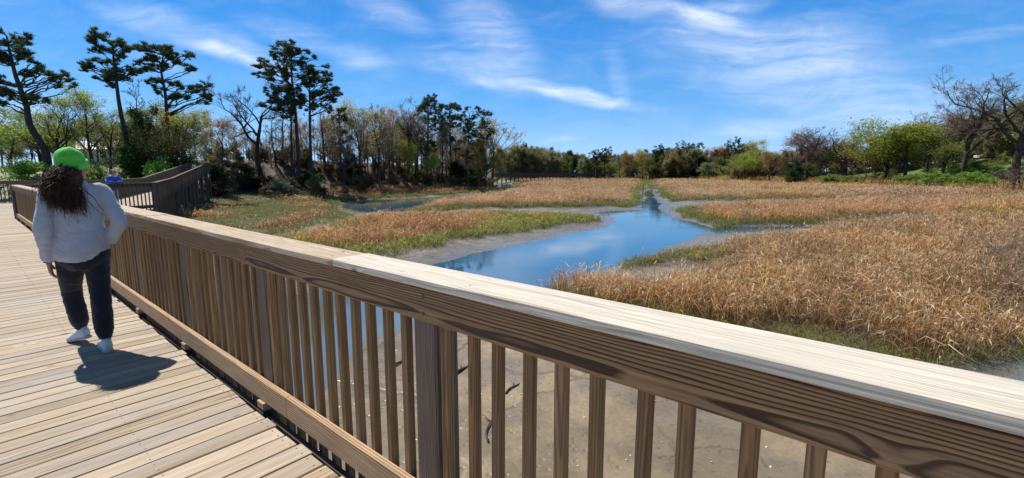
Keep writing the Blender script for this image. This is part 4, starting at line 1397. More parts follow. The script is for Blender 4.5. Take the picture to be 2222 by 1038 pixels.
proto('grove', 4, lambda: evergreen_meshes(11, 9, prg, 17000, .145, [(.36, .34, .16), (.29, .31, .12), (.44, .36, .21), (.33, .26, .19)]))
PH = dict(bare=15, gnarly=16, slim=13, budslim=13, budded=14, yellowgreen=12, bright=11, orange=10, paleyellow=15, olive=12, evergreen=8, bush=3, brush=4, greybush=4)
# true extents, so that a copy reaches the height and width asked for
EXT = {}
for k, lst in PROTO.items():
    EXT[k] = []
    for tm, cm in lst:
        co = np.empty(len(cm.vertices) * 3, np.float32); cm.vertices.foreach_get('co', co); co = co.reshape(-1, 3)
        EXT[k].append((np.percentile(co[:, 2], 99.7), np.percentile(co[:, 0], 98.5) - np.percentile(co[:, 0], 1.5)))
cnt = {}


def tree(kind, px, top, Y, wpx, label, ccol=(1, 1, 1), bcol=(1, 1, 1), group=None, rz=None, cat=None, xy=None, z=None):
    i = cnt.get(kind, 0); cnt[kind] = i + 1
    tm, cm = PROTO[kind][i % len(PROTO[kind])]
    eh, ew = EXT[kind][i % len(PROTO[kind])]
    p = ground_pt(px, Y)
    if z is not None: p[2] = z
    ht = max(V(px, top, Y)[2] - p[2], .6)
    sz = ht / eh
    if wpx:
        wm = abs(V(px + wpx / 2, 360, Y)[0] - V(px - wpx / 2, 360, Y)[0])
        sx = wm / ew
    else: sx = sz
    sx = min(max(sx, sz * .45), sz * 2.2)
    rz = prg.uniform(0, 6.28) if rz is None else rz
    nm = {'evergreen': 'evergreen_tree', 'bush': 'bush', 'brush': 'bush', 'thicket': 'bush', 'greybush': 'bush'}.get(kind, 'bare_tree' if kind in ('bare', 'gnarly', 'slim') else 'leafy_tree')
    return place(nm, tm, cm, p - np.array([0, 0, .1]), label, cat or ('shrub' if nm == 'bush' else 'tree'), rz, (sx, sx, sz), ccol, bcol, group)


D2_ = (.55, .5, .48)
T_ = tree
# left shore, behind the bend
T_('yellowgreen', 25, 262, 60, 110, 'thin leafy green tree under the leaning pine at the left edge', (.8, 1, .9))
T_('yellowgreen', 128, 200, 60, 120, 'yellow-green tree just right of the leaning pine')
T_('bare', 150, 210, 56, 90, 'dark bare tree in front of the yellow-green one, above the green hat', bcol=D2_)
T_('yellowgreen', 205, 186, 62, 110, 'tallest yellow-green tree, behind the white-roofed house', (1.1, 1.1, .8))
T_('bare', 240, 235, 55, 90, 'bare dark tree left of the open-crowned pine', bcol=D2_)
T_('slim', 310, 170, 66, 90, 'tall bare tree between the two slender pines', bcol=(.8, .7, .7))
T_('evergreen', 322, 228, 56, 90, 'dark conical evergreen under the flat-topped pine')
T_('evergreen', 370, 290, 56, 80, 'dark rounded evergreen left of the ramp head')
T_('orange', 348, 250, 54, 80, 'olive-gold leafed small tree before the dark evergreens', (.7, .75, .6))
T_('olive', 405, 224, 62, 100, 'olive-green tree above the head of the ramp', (1.5, 1.5, 1.0), D2_)
T_('evergreen', 285, 318, 52, 60, 'small dark evergreen behind the far person', (1.2, 1.5, .9))
T_('bush', 60, 345, 50, 90, 'green bush at the foot of the leaning pine', (1.1, 1.6, .8))
T_('bush', 180, 352, 48, 90, 'low green bush behind the green hat', (1.1, 1.5, .8))
T_('brush', 225, 330, 50, 70, 'twiggy thicket right of the green hat')
T_('bush', 345, 340, 50, 60, 'bright green bush left of the ramp railing', (1.3, 2.0, .8))
T_('yellowgreen', -40, 250, 58, 120, 'leafy tree cut by the left edge', (.8, 1, .8))
# wooded bank
T_('orange', 482, 252, 68, 76, 'small orange-leafed tree right of the ramp head', (1.15, .85, .7))
T_('orange', 455, 318, 100, 50, 'distant golden tree beyond the lawn')
T_('gnarly', 566, 158, 70, 125, 'twisted bare tree left of the tallest pine', bcol=(.75, .68, .7), rz=1.0)
T_('slim', 600, 250, 74, 50, 'bare tree between the twisted tree and the tallest pine', bcol=(.8, .75, .75))
T_('slim', 705, 228, 78, 70, 'bare tree under the right side of the sweeping pine', bcol=(.8, .75, .75))
T_('slim', 610, 220, 80, 60, 'pale bare tree behind the tallest pine', bcol=(1, .95, .9))
T_('paleyellow', 780, 212, 84, 90, 'tall pale yellow tree in early leaf on the bank')
T_('paleyellow', 845, 228, 92, 70, 'second pale yellow tree, right of the tallest pale one', (.9, .88, .75))
T_('paleyellow', 725, 244, 92, 64, 'thin pale tree between the sweeping pine and the narrow pine', (.85, .85, .8))
T_('yellowgreen', 95, 236, 66, 110, 'soft green tree between the leaning pine and the yellow-green one', (.95, 1, .9))
T_('yellowgreen', 395, 232, 72, 110, 'gold-green tree behind the flat-topped pine', (1.0, .95, .7))
T_('paleyellow', 660, 240, 90, 70, 'faint yellowish tree seen between the tall pine trunks', (.9, .85, .8))
T_('budslim', 822, 238, 86, 54, 'tall budding tree right of the pale yellow one', (1, .95, 1))
T_('budslim', 850, 236, 88, 54, 'purplish budding tree, second right of the pale yellow one', (.9, .8, .95))
T_('yellowgreen', 868, 248, 96, 44, 'thin yellow-green tree before the big ivy-trunked one', (1.2, 1.1, .9))
T_('gnarly', 902, 202, 96, 84, 'big bare tree with dark ivy-clad trunk on the bank', bcol=D2_)
T_('bright', 884, 300, 92, 46, 'young yellow-green tree at the foot of the ivy-trunked one', (1.0, .95, .8))
T_('bright', 938, 330, 96, 52, 'bright green sapling below the dark pine trio', (.7, .9, .8))
T_('orange', 1052, 296, 112, 66, 'yellow-leafed tree beside the rightmost pine of the trio', (.85, .95, .8))
T_('budded', 1066, 250, 122, 90, 'bare branching tree with orange buds at the point of the bank', (1.5, 1.4, .8))
T_('olive', 1050, 335, 112, 64, 'olive shrub-like tree at the waterside point', (1.1, 1.1, .8))
T_('greybush', 606, 386, 66, 60, 'pale grey-green bush low on the wooded bank', (.9, 1, 1))
T_('evergreen', 765, 330, 80, 66, 'dark evergreen bush right of centre on the wooded bank', (.8, .8, .8))
T_('evergreen', 545, 372, 66, 70, 'dark evergreen bush low on the bank left of the pale one', (.8, .8, .8))
T_('evergreen', 665, 370, 72, 66, 'dark holly bush below the tall pine trunks', (1.1, 1.1, .9))
T_('evergreen', 470, 362, 60, 66, 'dark evergreen against the end of the ramp', (.7, .7, .7))
T_('evergreen', 520, 340, 67, 60, 'olive-dark bush under the twisted bare tree', (1.6, 1.5, 1.2))
T_('evergreen', 990, 350, 106, 44, 'dark bush between the trunks of the pine trio', (.9, .9, .8))
T_('evergreen', 1030, 366, 110, 50, 'dark bush at the waterline below the rightmost pine', (.9, .9, .8))
# thickets of thin trunks and undergrowth filling the bank: nothing tells these apart
for i in range(150):
    px = 455 + 600 * ((i * .618) % 1)
    base = np.interp(px, [455, 560, 760, 830, 1000, 1060], [60, 66, 72, 86, 102, 112])
    Y = base + prg.uniform(3, 22)
    top = np.interp(px, [455, 560, 720, 800, 900, 1050], [285, 270, 250, 232, 246, 280]) + prg.uniform(-14, 40)
    g = prg.uniform(.8, 1.5)
    T_('budslim' if i % 3 == 0 else 'slim', px, top, Y, None, 'thin bare sapling crowded among others on the wooded bank', (g, g * .95, g * .9), (g, g * .9, g * .85), 'thin saplings crowding the wooded bank')
for i in range(150):
    px = 450 + 620 * ((i * .618 + .3) % 1)
    base = np.interp(px, [450, 560, 760, 830, 1000, 1070], [58, 64, 70, 84, 100, 118])
    Y = base + prg.uniform(-1.0, 16)
    kd = ['brush', 'thicket', 'brush', 'evergreen', 'thicket', 'bush', 'thicket'][i % 7]
    p = ground_pt(px, Y)
    hh = prg.uniform(1.0, 2.9)
    top = 375 - (p[2] + hh - ZE) / Y * 1010
    g = prg.uniform(.5, 1.1)
    T_(kd, px, top, Y, None, 'low dark undergrowth bush on the leaf-littered wooded bank', (g, g * .95, g * .8), (.7, .6, .55), 'undergrowth on the wooded bank')
for i in range(44):
    px = -60 + 500 * ((i * .618 + .1) % 1)
    Y = prg.uniform(62, 85)
    g = prg.uniform(.7, 1.1)
    T_(['budslim', 'yellowgreen', 'brush', 'olive'][i % 4], px, prg.uniform(225, 310), Y, None, 'slight tree in the loose woods behind the left shore', (g * 1.1, g * 1.1, g), (g, g * .9, g * .85), 'loose woods behind the left shore')
for i in range(26):
    px = 470 + 590 * ((i * .618 + .45) % 1)
    base = np.interp(px, [455, 560, 760, 830, 1000, 1060], [72, 78, 86, 98, 114, 124])
    g = prg.uniform(.7, 1.15)
    top = np.interp(px, [455, 560, 720, 800, 900, 1050], [320, 315, 300, 280, 290, 300]) + prg.uniform(-12, 26)
    T_('grove', px, top, base + prg.uniform(2, 16), None, 'soft brownish tree filling the wood on the bank', (g * 1.05, g, g * .9), (g, g, g), 'filling trees of the wooded bank')
for i in range(44):
    px = 1890 + 360 * ((i * .618 + .25) % 1)
    Y = np.interp(px, [1890, 2000, 2250], [124, 106, 90]) + prg.uniform(-4, 26)
    p = ground_pt(px, Y); hh = prg.uniform(1.2, 2.8); g = prg.uniform(.7, 1.3)
    T_(['bush', 'thicket', 'bush'][i % 3], px, 375 - (p[2] + hh - ZE) / Y * 1010, Y, None, 'low green scrub bush on the slope of the right bank', (g, g * 1.12, g * .75), (.8, .75, .7), 'scrub on the right bank')
# far treeline, left to right
for (k, px, top, Y, w, lab, cc) in [
    ('olive', 1085, 322, 235, 40, 'olive far tree just right of the wooded point', (1.2, 1.1, .9)), ('yellowgreen', 1118, 308, 238, 46, 'golden-green far tree above the left end of the trestle', (1.2, 1.0, .8)),
    ('bright', 1158, 338, 232, 42, 'small fresh green far tree above the trestle', (.6, .7, .8)), ('budded', 1180, 320, 242, 48, 'greyish budding far tree above the trestle', (.9, .9, .9)),
    ('olive', 1200, 330, 240, 44, 'grey-green far tree above the middle of the trestle', (1.2, 1.2, 1.4)), ('bare', 1228, 328, 240, 44, 'bare brownish far tree above the right part of the trestle', (1, 1, 1)),
    ('olive', 1252, 340, 236, 40, 'dull green far tree near the right end of the trestle', (1.2, 1.3, 1.1)), ('olive', 1275, 345, 232, 36, 'small green far tree left of the pine pair', (1.1, 1.5, .9)),
    ('orange', 1285, 342, 222, 30, 'yellowish far tree below the pine pair', (.8, .85, .8)), ('bright', 1322, 350, 215, 36, 'light green rounded far tree right of the pine pair', (.55, .65, .8)),
    ('budded', 1345, 332, 222, 40, 'bare greyish far tree left of the rust-leafed one', (.8, .8, .9)), ('orange', 1366, 332, 210, 34, 'rust-gold far tree left of the dark pines', (.75, .6, .45)),
    ('paleyellow', 1394, 322, 214, 40, 'pale yellow far tree left of the dark pines', (.9, .85, .7)), ('olive', 1410, 342, 210, 34, 'dark olive far tree left of the dark pines', (1, .95, .6)),
    ('orange', 1478, 344, 206, 26, 'ochre far tree in front of the dark pines', (.6, .55, .5)), ('evergreen', 1450, 355, 212, 36, 'dark far evergreen below the pine clump', (1, 1, 1)),
    ('evergreen', 1505, 356, 210, 34, 'dark far evergreen beside the white house', (.9, .9, .9)), ('greybush', 1538, 352, 196, 54, 'grey-green willow-like mound at the far marsh edge', (1.0, 1.05, .75)),
    ('budded', 1558, 315, 214, 56, 'broad rust-orange far tree right of the pines', (1.7, 1.0, .5)), ('budded', 1590, 350, 196, 40, 'brown budding shrub-tree at the far marsh edge', (.8, .8, .8)),
    ('yellowgreen', 1626, 304, 196, 44, 'yellow-topped tall far tree', (1.3, 1.1, .8)), ('paleyellow', 1650, 306, 200, 46, 'pale yellow-green tall far tree', (.95, 1.0, .8)),
    ('bright', 1620, 330, 160, 68, 'bright lime tree at the right marsh edge', (.9, 1, .8)), ('orange', 1668, 326, 150, 58, 'ochre-gold tree right of the lime one', (.9, .85, .6)),
    ('budded', 1716, 322, 146, 60, 'grey budding tree left of the big purple one', (.9, .85, .8)), ('gnarly', 1748, 273, 146, 118, 'large bare purplish tree at the right marsh edge', (1, 1, 1)),
    ('budded', 1738, 284, 152, 106, 'broad purple-budded tree behind the large bare one', (.95, .8, .9)), ('gnarly', 1828, 272, 138, 96, 'bare tree right of the large purplish one', (1, 1, 1)),
    ('budded', 1836, 300, 142, 80, 'mauve budding tree right of the large purplish one', (1.0, .8, .9)), ('evergreen', 1725, 345, 138, 50, 'dark glossy evergreen under the purplish trees', (1.0, 1.1, .9)),
    ('olive', 1790, 320, 142, 60, 'dim olive tree between the bare ones on the right', (.8, .8, .7)), ('bright', 1918, 248, 122, 130, 'tall lime-green tree in front of bare crowns', (.75, .8, .6)),
    ('bright', 1968, 264, 116, 150, 'broad lime-green tree on the right bank', (.8, .85, .6)), ('budded', 1880, 330, 124, 60, 'brownish budding tree left of the lime-green ones', (1.1, .95, .6)),
    ('gnarly', 1948, 232, 134, 74, 'bare crown rising behind the lime-green trees', (1, 1, 1)), ('olive', 2010, 262, 116, 84, 'olive-green tree right of the lime-green ones', (1.3, 1.3, .8)),
    ('gnarly', 2086, 172, 98, 165, 'big twisted bare tree with ivy-dark trunk on the right bank', (1, 1, 1)), ('gnarly', 2205, 122, 90, 175, 'tallest bare tree at the right edge', (1, 1, 1)),
    ('budded', 2050, 242, 118, 110, 'grey-budded tree behind the big twisted one', (.95, 1.0, .8)), ('olive', 2140, 236, 122, 120, 'broad grey-green tree behind the tallest bare one', (1.5, 1.5, 1.4)),
    ('olive', 2060, 300, 108, 90, 'mossy green tree behind the ivy-dark trunk', (1.2, 1.2, .9)), ('budded', 2180, 250, 126, 110, 'grey twiggy tree by the white house on the right', (.9, .9, .9)),
    ('evergreen', 2092, 340, 99, 52, 'ivy-green evergreen hugging the twisted trunk', (1.2, 1.4, 1.0)), ('bush', 2146, 352, 104, 90, 'leafy green shrub in front of the parked white cars', (1.0, 1.2, .8)), ('bush', 2120, 372, 92, 80, 'green bush right of the twisted trunk', (1.0, 1.5, .7)),
    ('bush', 2040, 372, 98, 80, 'green bush left of the twisted trunk', (.9, 1.3, .7)), ('bush', 1975, 376, 108, 90, 'low dark green bush under the lime-green trees', (.8, 1.1, .6)),
    ('brush', 2205, 358, 84, 110, 'bare twiggy shrub at the right edge', (.9, .9, .9)), ('bush', 1800, 378, 130, 60, 'bright green shrub at the right marsh edge', (1.0, 1.2, .7)),
    ('bush', 1850, 380, 126, 70, 'green shrub at the foot of the mauve budding tree', (.9, 1.1, .6)), ('olive', 2240, 200, 100, 130, 'dim green tree cut by the right edge', (1, 1, .9))]:
    bc = (1, .95, .95) if k != 'gnarly' else (1.0, .9, .88)
    T_(k, px, top, Y, w, lab, cc, bc)
for i in range(120):
    px = 1075 + 560 * ((i * .618 + .2) % 1)
    g = prg.uniform(.7, 1.1)
    top = np.interp(px, [1080, 1180, 1270, 1330, 1420, 1560, 1640], [326, 334, 346, 342, 334, 334, 322]) + prg.uniform(-16, 10)
    T_(['grove', 'olive', 'grove', 'grove', 'evergreen', 'budslim'][i % 6], px, top, prg.uniform(222, 262) if px < 1420 else prg.uniform(206, 225), None, 'dull tree filling the wood beyond the marsh', (g * [1, 1.1, .85][i % 3], g, g * .85), (g, g, g), 'woods beyond the marsh')
for i in range(76):
    px = 1600 + 660 * ((i * .618 + .6) % 1)
    g = prg.uniform(.7, 1.1)
    Y = np.interp(px, [1600, 1750, 1900, 2250], [165, 155, 132, 112]) + prg.uniform(4, 22)
    top = np.interp(px, [1600, 1750, 1900, 2100, 2250], [340, 318, 300, 250, 240]) + prg.uniform(-8, 40)
    T_(['budded', 'grove', 'grove', 'thicket', 'grove', 'thicket'][i % 6], px, top, Y, None, 'twiggy tree filling the wood on the right bank', (g, g, g * .8), (g, g * .95, g * .95), 'woods on the right bank')

# ------------------------------------------------------------------ people
def loft(rings, k=20):
    """rings: (centre, rx, ry[, power]) -> closed tube; rx lies along the figure's side axis"""
    C = np.array([r[0] for r in rings], float)
    T = unit(np.gradient(C, axis=0))
    v, f = [], []
    th = np.arange(k) * 2 * np.pi / k
    for c, t, r in zip(C, T, rings):
        ref = np.array([1.0, 0, 0]) if abs(t[0]) < .85 else np.array([0, 1.0, 0])
        x = unit(ref - t * (ref @ t)); y = np.cross(t, x)
        pw = r[3] if len(r) > 3 else 1.0
        cs = np.sign(np.cos(th)) * np.abs(np.cos(th)) ** pw; sn = np.sign(np.sin(th)) * np.abs(np.sin(th)) ** pw
        v += [c + x * a * r[1] + y * bq * r[2] for a, bq in zip(cs, sn)]
    n = len(rings)
    for i in range(n - 1):
        for j in range(k):
            f.append((i * k + j, i * k + (j + 1) % k, (i + 1) * k + (j + 1) % k, (i + 1) * k + j))
    f.append(tuple(range(k - 1, -1, -1))); f.append(tuple((n - 1) * k + j for j in range(k)))
    return np.array(v), f


def spline(pts, n):
    """smooth rings through key rings"""
    P = np.array([list(p[0]) + list(p[1:3]) for p in pts], float)
    t = np.linspace(0, len(P) - 1, n)
    out = []
    for u in t:
        i = min(int(u), len(P) - 2); f = u - i
        p0, p1, p2, p3 = P[max(i - 1, 0)], P[i], P[i + 1], P[min(i + 2, len(P) - 1)]
        q = .5 * ((2 * p1) + (-p0 + p2) * f + (2 * p0 - 5 * p1 + 4 * p2 - p3) * f * f + (-p0 + 3 * p1 - 3 * p2 + p3) * f ** 3)
        out.append((q[:3], max(q[3], .004), max(q[4], .004)))
    return out


def ball(c, r, n=12):
    m_ = bmesh.new(); bmesh.ops.create_uvsphere(m_, u_segments=n * 2, v_segments=n, radius=1)
    m_.verts.index_update()
    v = np.array([q.co[:] for q in m_.verts]) * np.asarray(r) + np.asarray(c)
    f = [[q.index for q in g.verts] for g in m_.faces]
    m_.free()
    return v, f


def fuse(parts, name, voxel, smooth=6, wr=None):
    """union of closed shapes as one continuous skin"""
    V_, F_ = [], []; n = 0
    for v, f in parts:
        V_.append(v); F_ += [[i + n for i in q] for q in f]; n += len(v)
    me = bpy.data.meshes.new(name)
    me.from_pydata(np.concatenate(V_).tolist(), [], F_)
    o = bpy.data.objects.new(name, me); COL.objects.link(o)
    r = o.modifiers.new('r', 'REMESH'); r.mode = 'VOXEL'; r.voxel_size = voxel
    s = o.modifiers.new('s', 'SMOOTH'); s.iterations = smooth; s.factor = .5
    dg = bpy.context.evaluated_depsgraph_get()
    m2 = bpy.data.meshes.new_from_object(o.evaluated_get(dg))
    bpy.data.objects.remove(o)
    m2.name = name
    if wr:
        co = np.empty(len(m2.vertices) * 3); m2.vertices.foreach_get('co', co); co = co.reshape(-1, 3)
        no = np.array([v.normal[:] for v in m2.vertices])
        d = np.array([wr(p) for p in co])
        co = co + no * d[:, None]
        m2.vertices.foreach_set('co', co.ravel())
    m2.polygons.foreach_set('use_smooth', np.ones(len(m2.polygons), bool))
    m2.update()
    return m2


def hand(wrist, d, side, palm_n, curl=.5, s=1.0):
    """palm and five separate fingers; d: direction of the fingers, palm_n: way the palm faces, side: direction of the thumb"""
    d = unit(np.asarray(d, float)); pn = unit(np.asarray(palm_n, float) - d * (np.asarray(palm_n) @ d)); sd = unit(np.asarray(side, float))
    sd = unit(sd - d * (sd @ d) - pn * (sd @ pn))
    w = np.asarray(wrist, float)
    parts = []
    th = np.linspace(0, 2 * np.pi, 12, endpoint=False)
    def ringed(pts, rads, flat=1.0):
        P = np.array(pts)
        T = unit(np.gradient(P, axis=0)); v, f = [], []
        for p, t, r in zip(P, T, rads):
            y = unit(pn - t * (pn @ t)); x = np.cross(t, y)
            v += [p + x * math.cos(a) * r[0] + y * math.sin(a) * r[1] for a in th]
        n = len(P); k = 12
        for i in range(n - 1):
            for j in range(k): f.append((i * k + j, i * k + (j + 1) % k, (i + 1) * k + (j + 1) % k, (i + 1) * k + j))
        f.append(tuple(range(k - 1, -1, -1))); f.append(tuple((n - 1) * k + j for j in range(k)))
        parts.append((np.array(v), f))
    ringed([w - d * .03, w, w + d * .03 * s, w + d * .075 * s, w + d * .095 * s], [(.026, .021), (.028, .021), (.036, .018), (.041, .016), (.036, .012)])
    for i, (off, L) in enumerate(((.030, .070), (.010, .078), (-.011, .072), (-.030, .056))):
        p = w + d * .085 * s + sd * off * s
        c = curl * (1 + .12 * i)
        pts, rads = [p - d * .02], [(.0095, .0095)]
        cur, dd = p, d
        for seg, fr in enumerate((.45, .30, .25)):
            a = c * (.55, .8, .6)[seg]
            dd = unit(dd * math.cos(a) + pn * math.sin(a))
            for q in (.5, 1.0):
                pts.append(cur + dd * L * s * fr * q); r = (.0092, .0088, .0078)[seg] * (1 - .1 * q); rads.append((r, r))
            cur = cur + dd * L * s * fr
        ringed(pts, rads)
    p = w + d * .025 * s + sd * .026 * s
    t1 = unit(d * .75 + sd * .6 + pn * .35); t2 = unit(d * .95 + sd * .15 + pn * .4)
    ringed([p - t1 * .015, p, p + t1 * .035, p + t1 * .038 + t2 * .015, p + t1 * .038 + t2 * .032], [(.013, .013), (.0135, .013), (.011, .011), (.0105, .010), (.008, .008)])
    return parts


def head_parts(c, yaw, pitch=0.0):
    """skull, jaw, nose, lips, ears, turned by yaw (positive = to the figure's right)"""
    Rm = np.array(Matrix.Rotation(-yaw, 3, 'Z') @ Matrix.Rotation(-pitch, 3, 'X'))
    P = []
    def bl(o, r, n=10):
        v, f = ball((0, 0, 0), r, n); P.append(((v + np.asarray(o)) @ Rm.T + c, f))
    bl((0, -.012, .035), (.076, .095, .085), 12)
    bl((0, .018, -.035), (.062, .075, .078), 12)
    bl((0, .055, -.085), (.036, .034, .026))
    bl((0, .092, -.018), (.013, .022, .02)); bl((0, .084, .01), (.010, .014, .026))
    bl((0, .080, -.055), (.024, .014, .008)); bl((0, .079, -.066), (.021, .013, .008))
    bl((0, .070, .036), (.055, .022, .014))
    for s in (-1, 1):
        bl((s * .078, -.008, -.012), (.010, .018, .031), 8); bl((s * .045, .055, -.028), (.024, .024, .024), 8)
    eyes = [np.array([s * .031, .078, .008]) @ Rm.T + c for s in (-1, 1)]
    return P, eyes, Rm


def seg(a, b_, ra, rb, n=5):
    a = np.asarray(a, float); b_ = np.asarray(b_, float)
    return [(a + (b_ - a) * t, ra + (rb - ra) * t, ra + (rb - ra) * t) for t in np.linspace(0, 1, n)]


def limb(J, rad, n=26, k=16):
    return loft(spline([(j, r, r) for j, r in zip(J, rad)], n), k)


def person(label, loc, rz, J, mats, hairfn, extras, voxel=.006, cvox=.010, group=None):
    """J: joints. body is one continuous mesh; clothes and hair are its children"""
    parts = []
    tor = [(J['pelvis'] + (0, 0, -.08), .13, .10), (J['pelvis'], .15, .11), (J['waist'], .125, .095), (J['chest'], .145, .105), (J['chest'] + (0, .0, .10), .13, .09), (J['neck'] + (0, 0, -.02), .06, .058), (J['neck'] + (0, .005, .03), .054, .056),
           (J['head'] + (0, -.01, -.05), .052, .055)]
    parts.append(loft(spline(tor, 30), 20))
    hp, eyes, Rm = head_parts(J['head'], J['yaw'], J.get('pitch', 0))
    parts += hp
    for s in 'LR':
        parts.append(limb([J['sh' + s], (J['sh' + s] + J['el' + s]) / 2, J['el' + s], (J['el' + s] * .6 + J['wr' + s] * .4), J['wr' + s]], [.048, .045, .037, .036, .025]))
        parts += hand(J['wr' + s], J['hd' + s], J['ht' + s], J['hp' + s], J['hc' + s])
        parts.append(limb([J['hip' + s], (J['hip' + s] + J['kn' + s]) / 2, J['kn' + s], (J['kn' + s] * .65 + J['an' + s] * .35), J['an' + s]], [.078, .070, .050, .049, .034]))
        parts.append(loft([(J['an' + s] + (0, -.03, -.03), .03, .03), (J['an' + s] + (0, .05, -.045), .036, .028), (J['an' + s] + (0, .13, -.06), .036, .018), (J['an' + s] + (0, .17, -.065), .025, .012)], 12))
    me = fuse(parts, 'person', voxel, 4)
    me.materials.append(mats['skin'])
    root = bpy.data.objects.new('person', me); COL.objects.link(root)
    root.location = loc; root.rotation_euler = (0, 0, rz)
    tag(root, label, 'person', group)
    root.scale = (.93, .95, 1.0)
    mb = MB()
    for e in eyes:
        v, f = ball(e, .012, 8); mb.add(v, f)
    mb.build('eyes', mats['eye'], root, True)
    def wr(p):
        a = mnoise.noise(Vector((p[0] * 7, p[1] * 7, p[2] * 9)))
        q = mnoise.noise(Vector((p[0] * 5 + a, p[1] * 5, p[2] * 17 + 2.2 * a + p[0] * 6)))
        return .004 * a + .0045 * (1 - abs(q) * 2.4)
    # top
    tp = [loft(spline(J['top'], 30), 24)]
    for s in 'LR':
        tp.append(limb([J['sh' + s] * .75 + J['neck'] * .25 + (0, 0, -.02), J['sh' + s], (J['sh' + s] + J['el' + s]) / 2, J['el' + s], (J['el' + s] + J['wr' + s]) / 2, J['wr' + s] + (J['el' + s] - J['wr' + s]) * .12, J['wr' + s] + (J['el' + s] - J['wr' + s]) * .03],
                       [.064, .070, .066, .063, .055, .048, .037], 34))
    me = fuse(tp, 'top', cvox, 8, wr); me.materials.append(mats['top'])
    link(J['topname'], me, root)
    # trousers
    pt = [loft(spline(J['seat'], 22), 24)]
    for s in 'LR':
        h, k_, a = J['hip' + s], J['kn' + s], J['an' + s]
        pt.append(limb([h, (h + k_) / 2, k_ + (0, 0, .02), (k_ + a) / 2, a + (k_ - a) * .22, a + (k_ - a) * .12, a + (k_ - a) * .02], [.102, .095, .078, .076, .070, .055, .046], 34))
    me = fuse(pt, 'trousers', cvox, 6, wr); me.materials.append(mats['pants'])
    link('joggers', me, root)
    # shoes
    for s in 'LR':
        a = J['an' + s]; yaw = J.get('ft' + s, 0.0); pit = J.get('fp' + s, 0.0)
        Rf = np.array(Matrix.Rotation(yaw, 3, 'Z') @ Matrix.Rotation(pit, 3, 'X'))
        def tf(v): return (np.asarray(v) @ Rf.T) + a + (0, 0, -.10)
        R_ = [((0, -.085, .050), .022, .032), ((0, -.07, .052), .036, .046), ((0, -.03, .056), .041, .054), ((0, .02, .055), .042, .052), ((0, .07, .046), .045, .040), ((0, .12, .036), .048, .030), ((0, .165, .030), .042, .024), ((0, .195, .026), .022, .014)]
        v, f = loft([(np.array(c), rx, rz_) for c, rx, rz_ in spline([(np.array(c), x, y) for c, x, y in R_], 22)], 18)
        v[:, 2] = np.maximum(v[:, 2], .016)
        col_, fc_ = loft([((0, -.035, .085), .036, .040), ((0, -.035, .115), .037, .042)], 16)
        mb = MB(); mb.add(tf(v), f); mb.add(tf(col_), fc_)
        sh = mb.build('shoe', mats['shoe'], root, True)
        S_ = [((0, -.095, .014), .028, .014), ((0, -.06, .014), .042, .016), ((0, .02, .014), .041, .016), ((0, .09, .014), .049, .016), ((0, .15, .016), .047, .015), ((0, .20, .022), .024, .012)]
        v, f = loft(spline([(np.array(c), x, y) for c, x, y in S_], 18), 16)
        mb = MB(); mb.add(tf(v), f); mb.build('sole', mats['sole'], sh, True)
        v, f = ball((0, -.095, .072), (.018, .010, .032), 8)
        mb = MB(); mb.add(tf(v), f); mb.build('heel_tab', mats['tab'], sh, True)
    hairfn(root, J, Rm)
    extras(root, J, Rm)
    return root


def fabric(name, col, rib=0, fleck=.12, fs=380):
    m, nt, out = new_mat(name)
    b = NT(nt)
    tc = b.n('ShaderNodeTexCoord').outputs['Object']
    n = b.noise(tc, fs, 3, .7); n2 = b.noise(tc, 14, 3, .6)
    c = b.mix(1.0, tuple(col) + (1,), b.ramp(n, [(.3, 1 - fleck), (.7, 1 + fleck)]), 'MULTIPLY')
    c = b.mix(1.0, c, b.ramp(n2, [(.3, .92), (.7, 1.06)]), 'MULTIPLY')
    h = n
    if rib:
        w = b.n('ShaderNodeTexWave', wave_type='BANDS', bands_direction='X', ins={'Vector': tc, 'Scale': rib}).outputs['Fac']
        h = b.math('ADD', w, b.math('MULTIPLY', n, .3))
    bp = b.n('ShaderNodeBump', ins={'Strength': .4, 'Distance': .003, 'Height': h})
    p = b.n('ShaderNodeBsdfPrincipled', ins={'Base Color': c, 'Roughness': .92, 'Normal': bp.outputs[0]})
    p.inputs['Specular IOR Level'].default_value = .15
    p.inputs['Sheen Weight'].default_value = .25
    b.link(p.outputs[0], out.inputs[0])
    return m


PM = dict(skin=plain_mat('skin', (.42, .22, .145), .5, .4, 30, .08), eye=plain_mat('eye', (.10, .06, .04), .1, .6), top=fabric('grey_fleece', (.47, .475, .50)), pants=fabric('navy_knit', (.017, .019, .028)),
          shoe=plain_mat('shoe_mesh', (.62, .63, .66), .7, .3, 60, .15, .4, 300), sole=plain_mat('shoe_sole', (.42, .43, .46), .6, .3), tab=plain_mat('shoe_tab', (.40, .66, .72), .6))
M['hat'] = fabric('green_knit', (.12, .62, .07), 55, .2)
M['hair'] = plain_mat('dark_hair', (.060, .027, .015), .6, .25)
M['hair2'] = plain_mat('auburn_hair', (.16, .06, .03), .45, .5)
M['black'] = plain_mat('black_plastic', (.012, .012, .013), .4, .5)

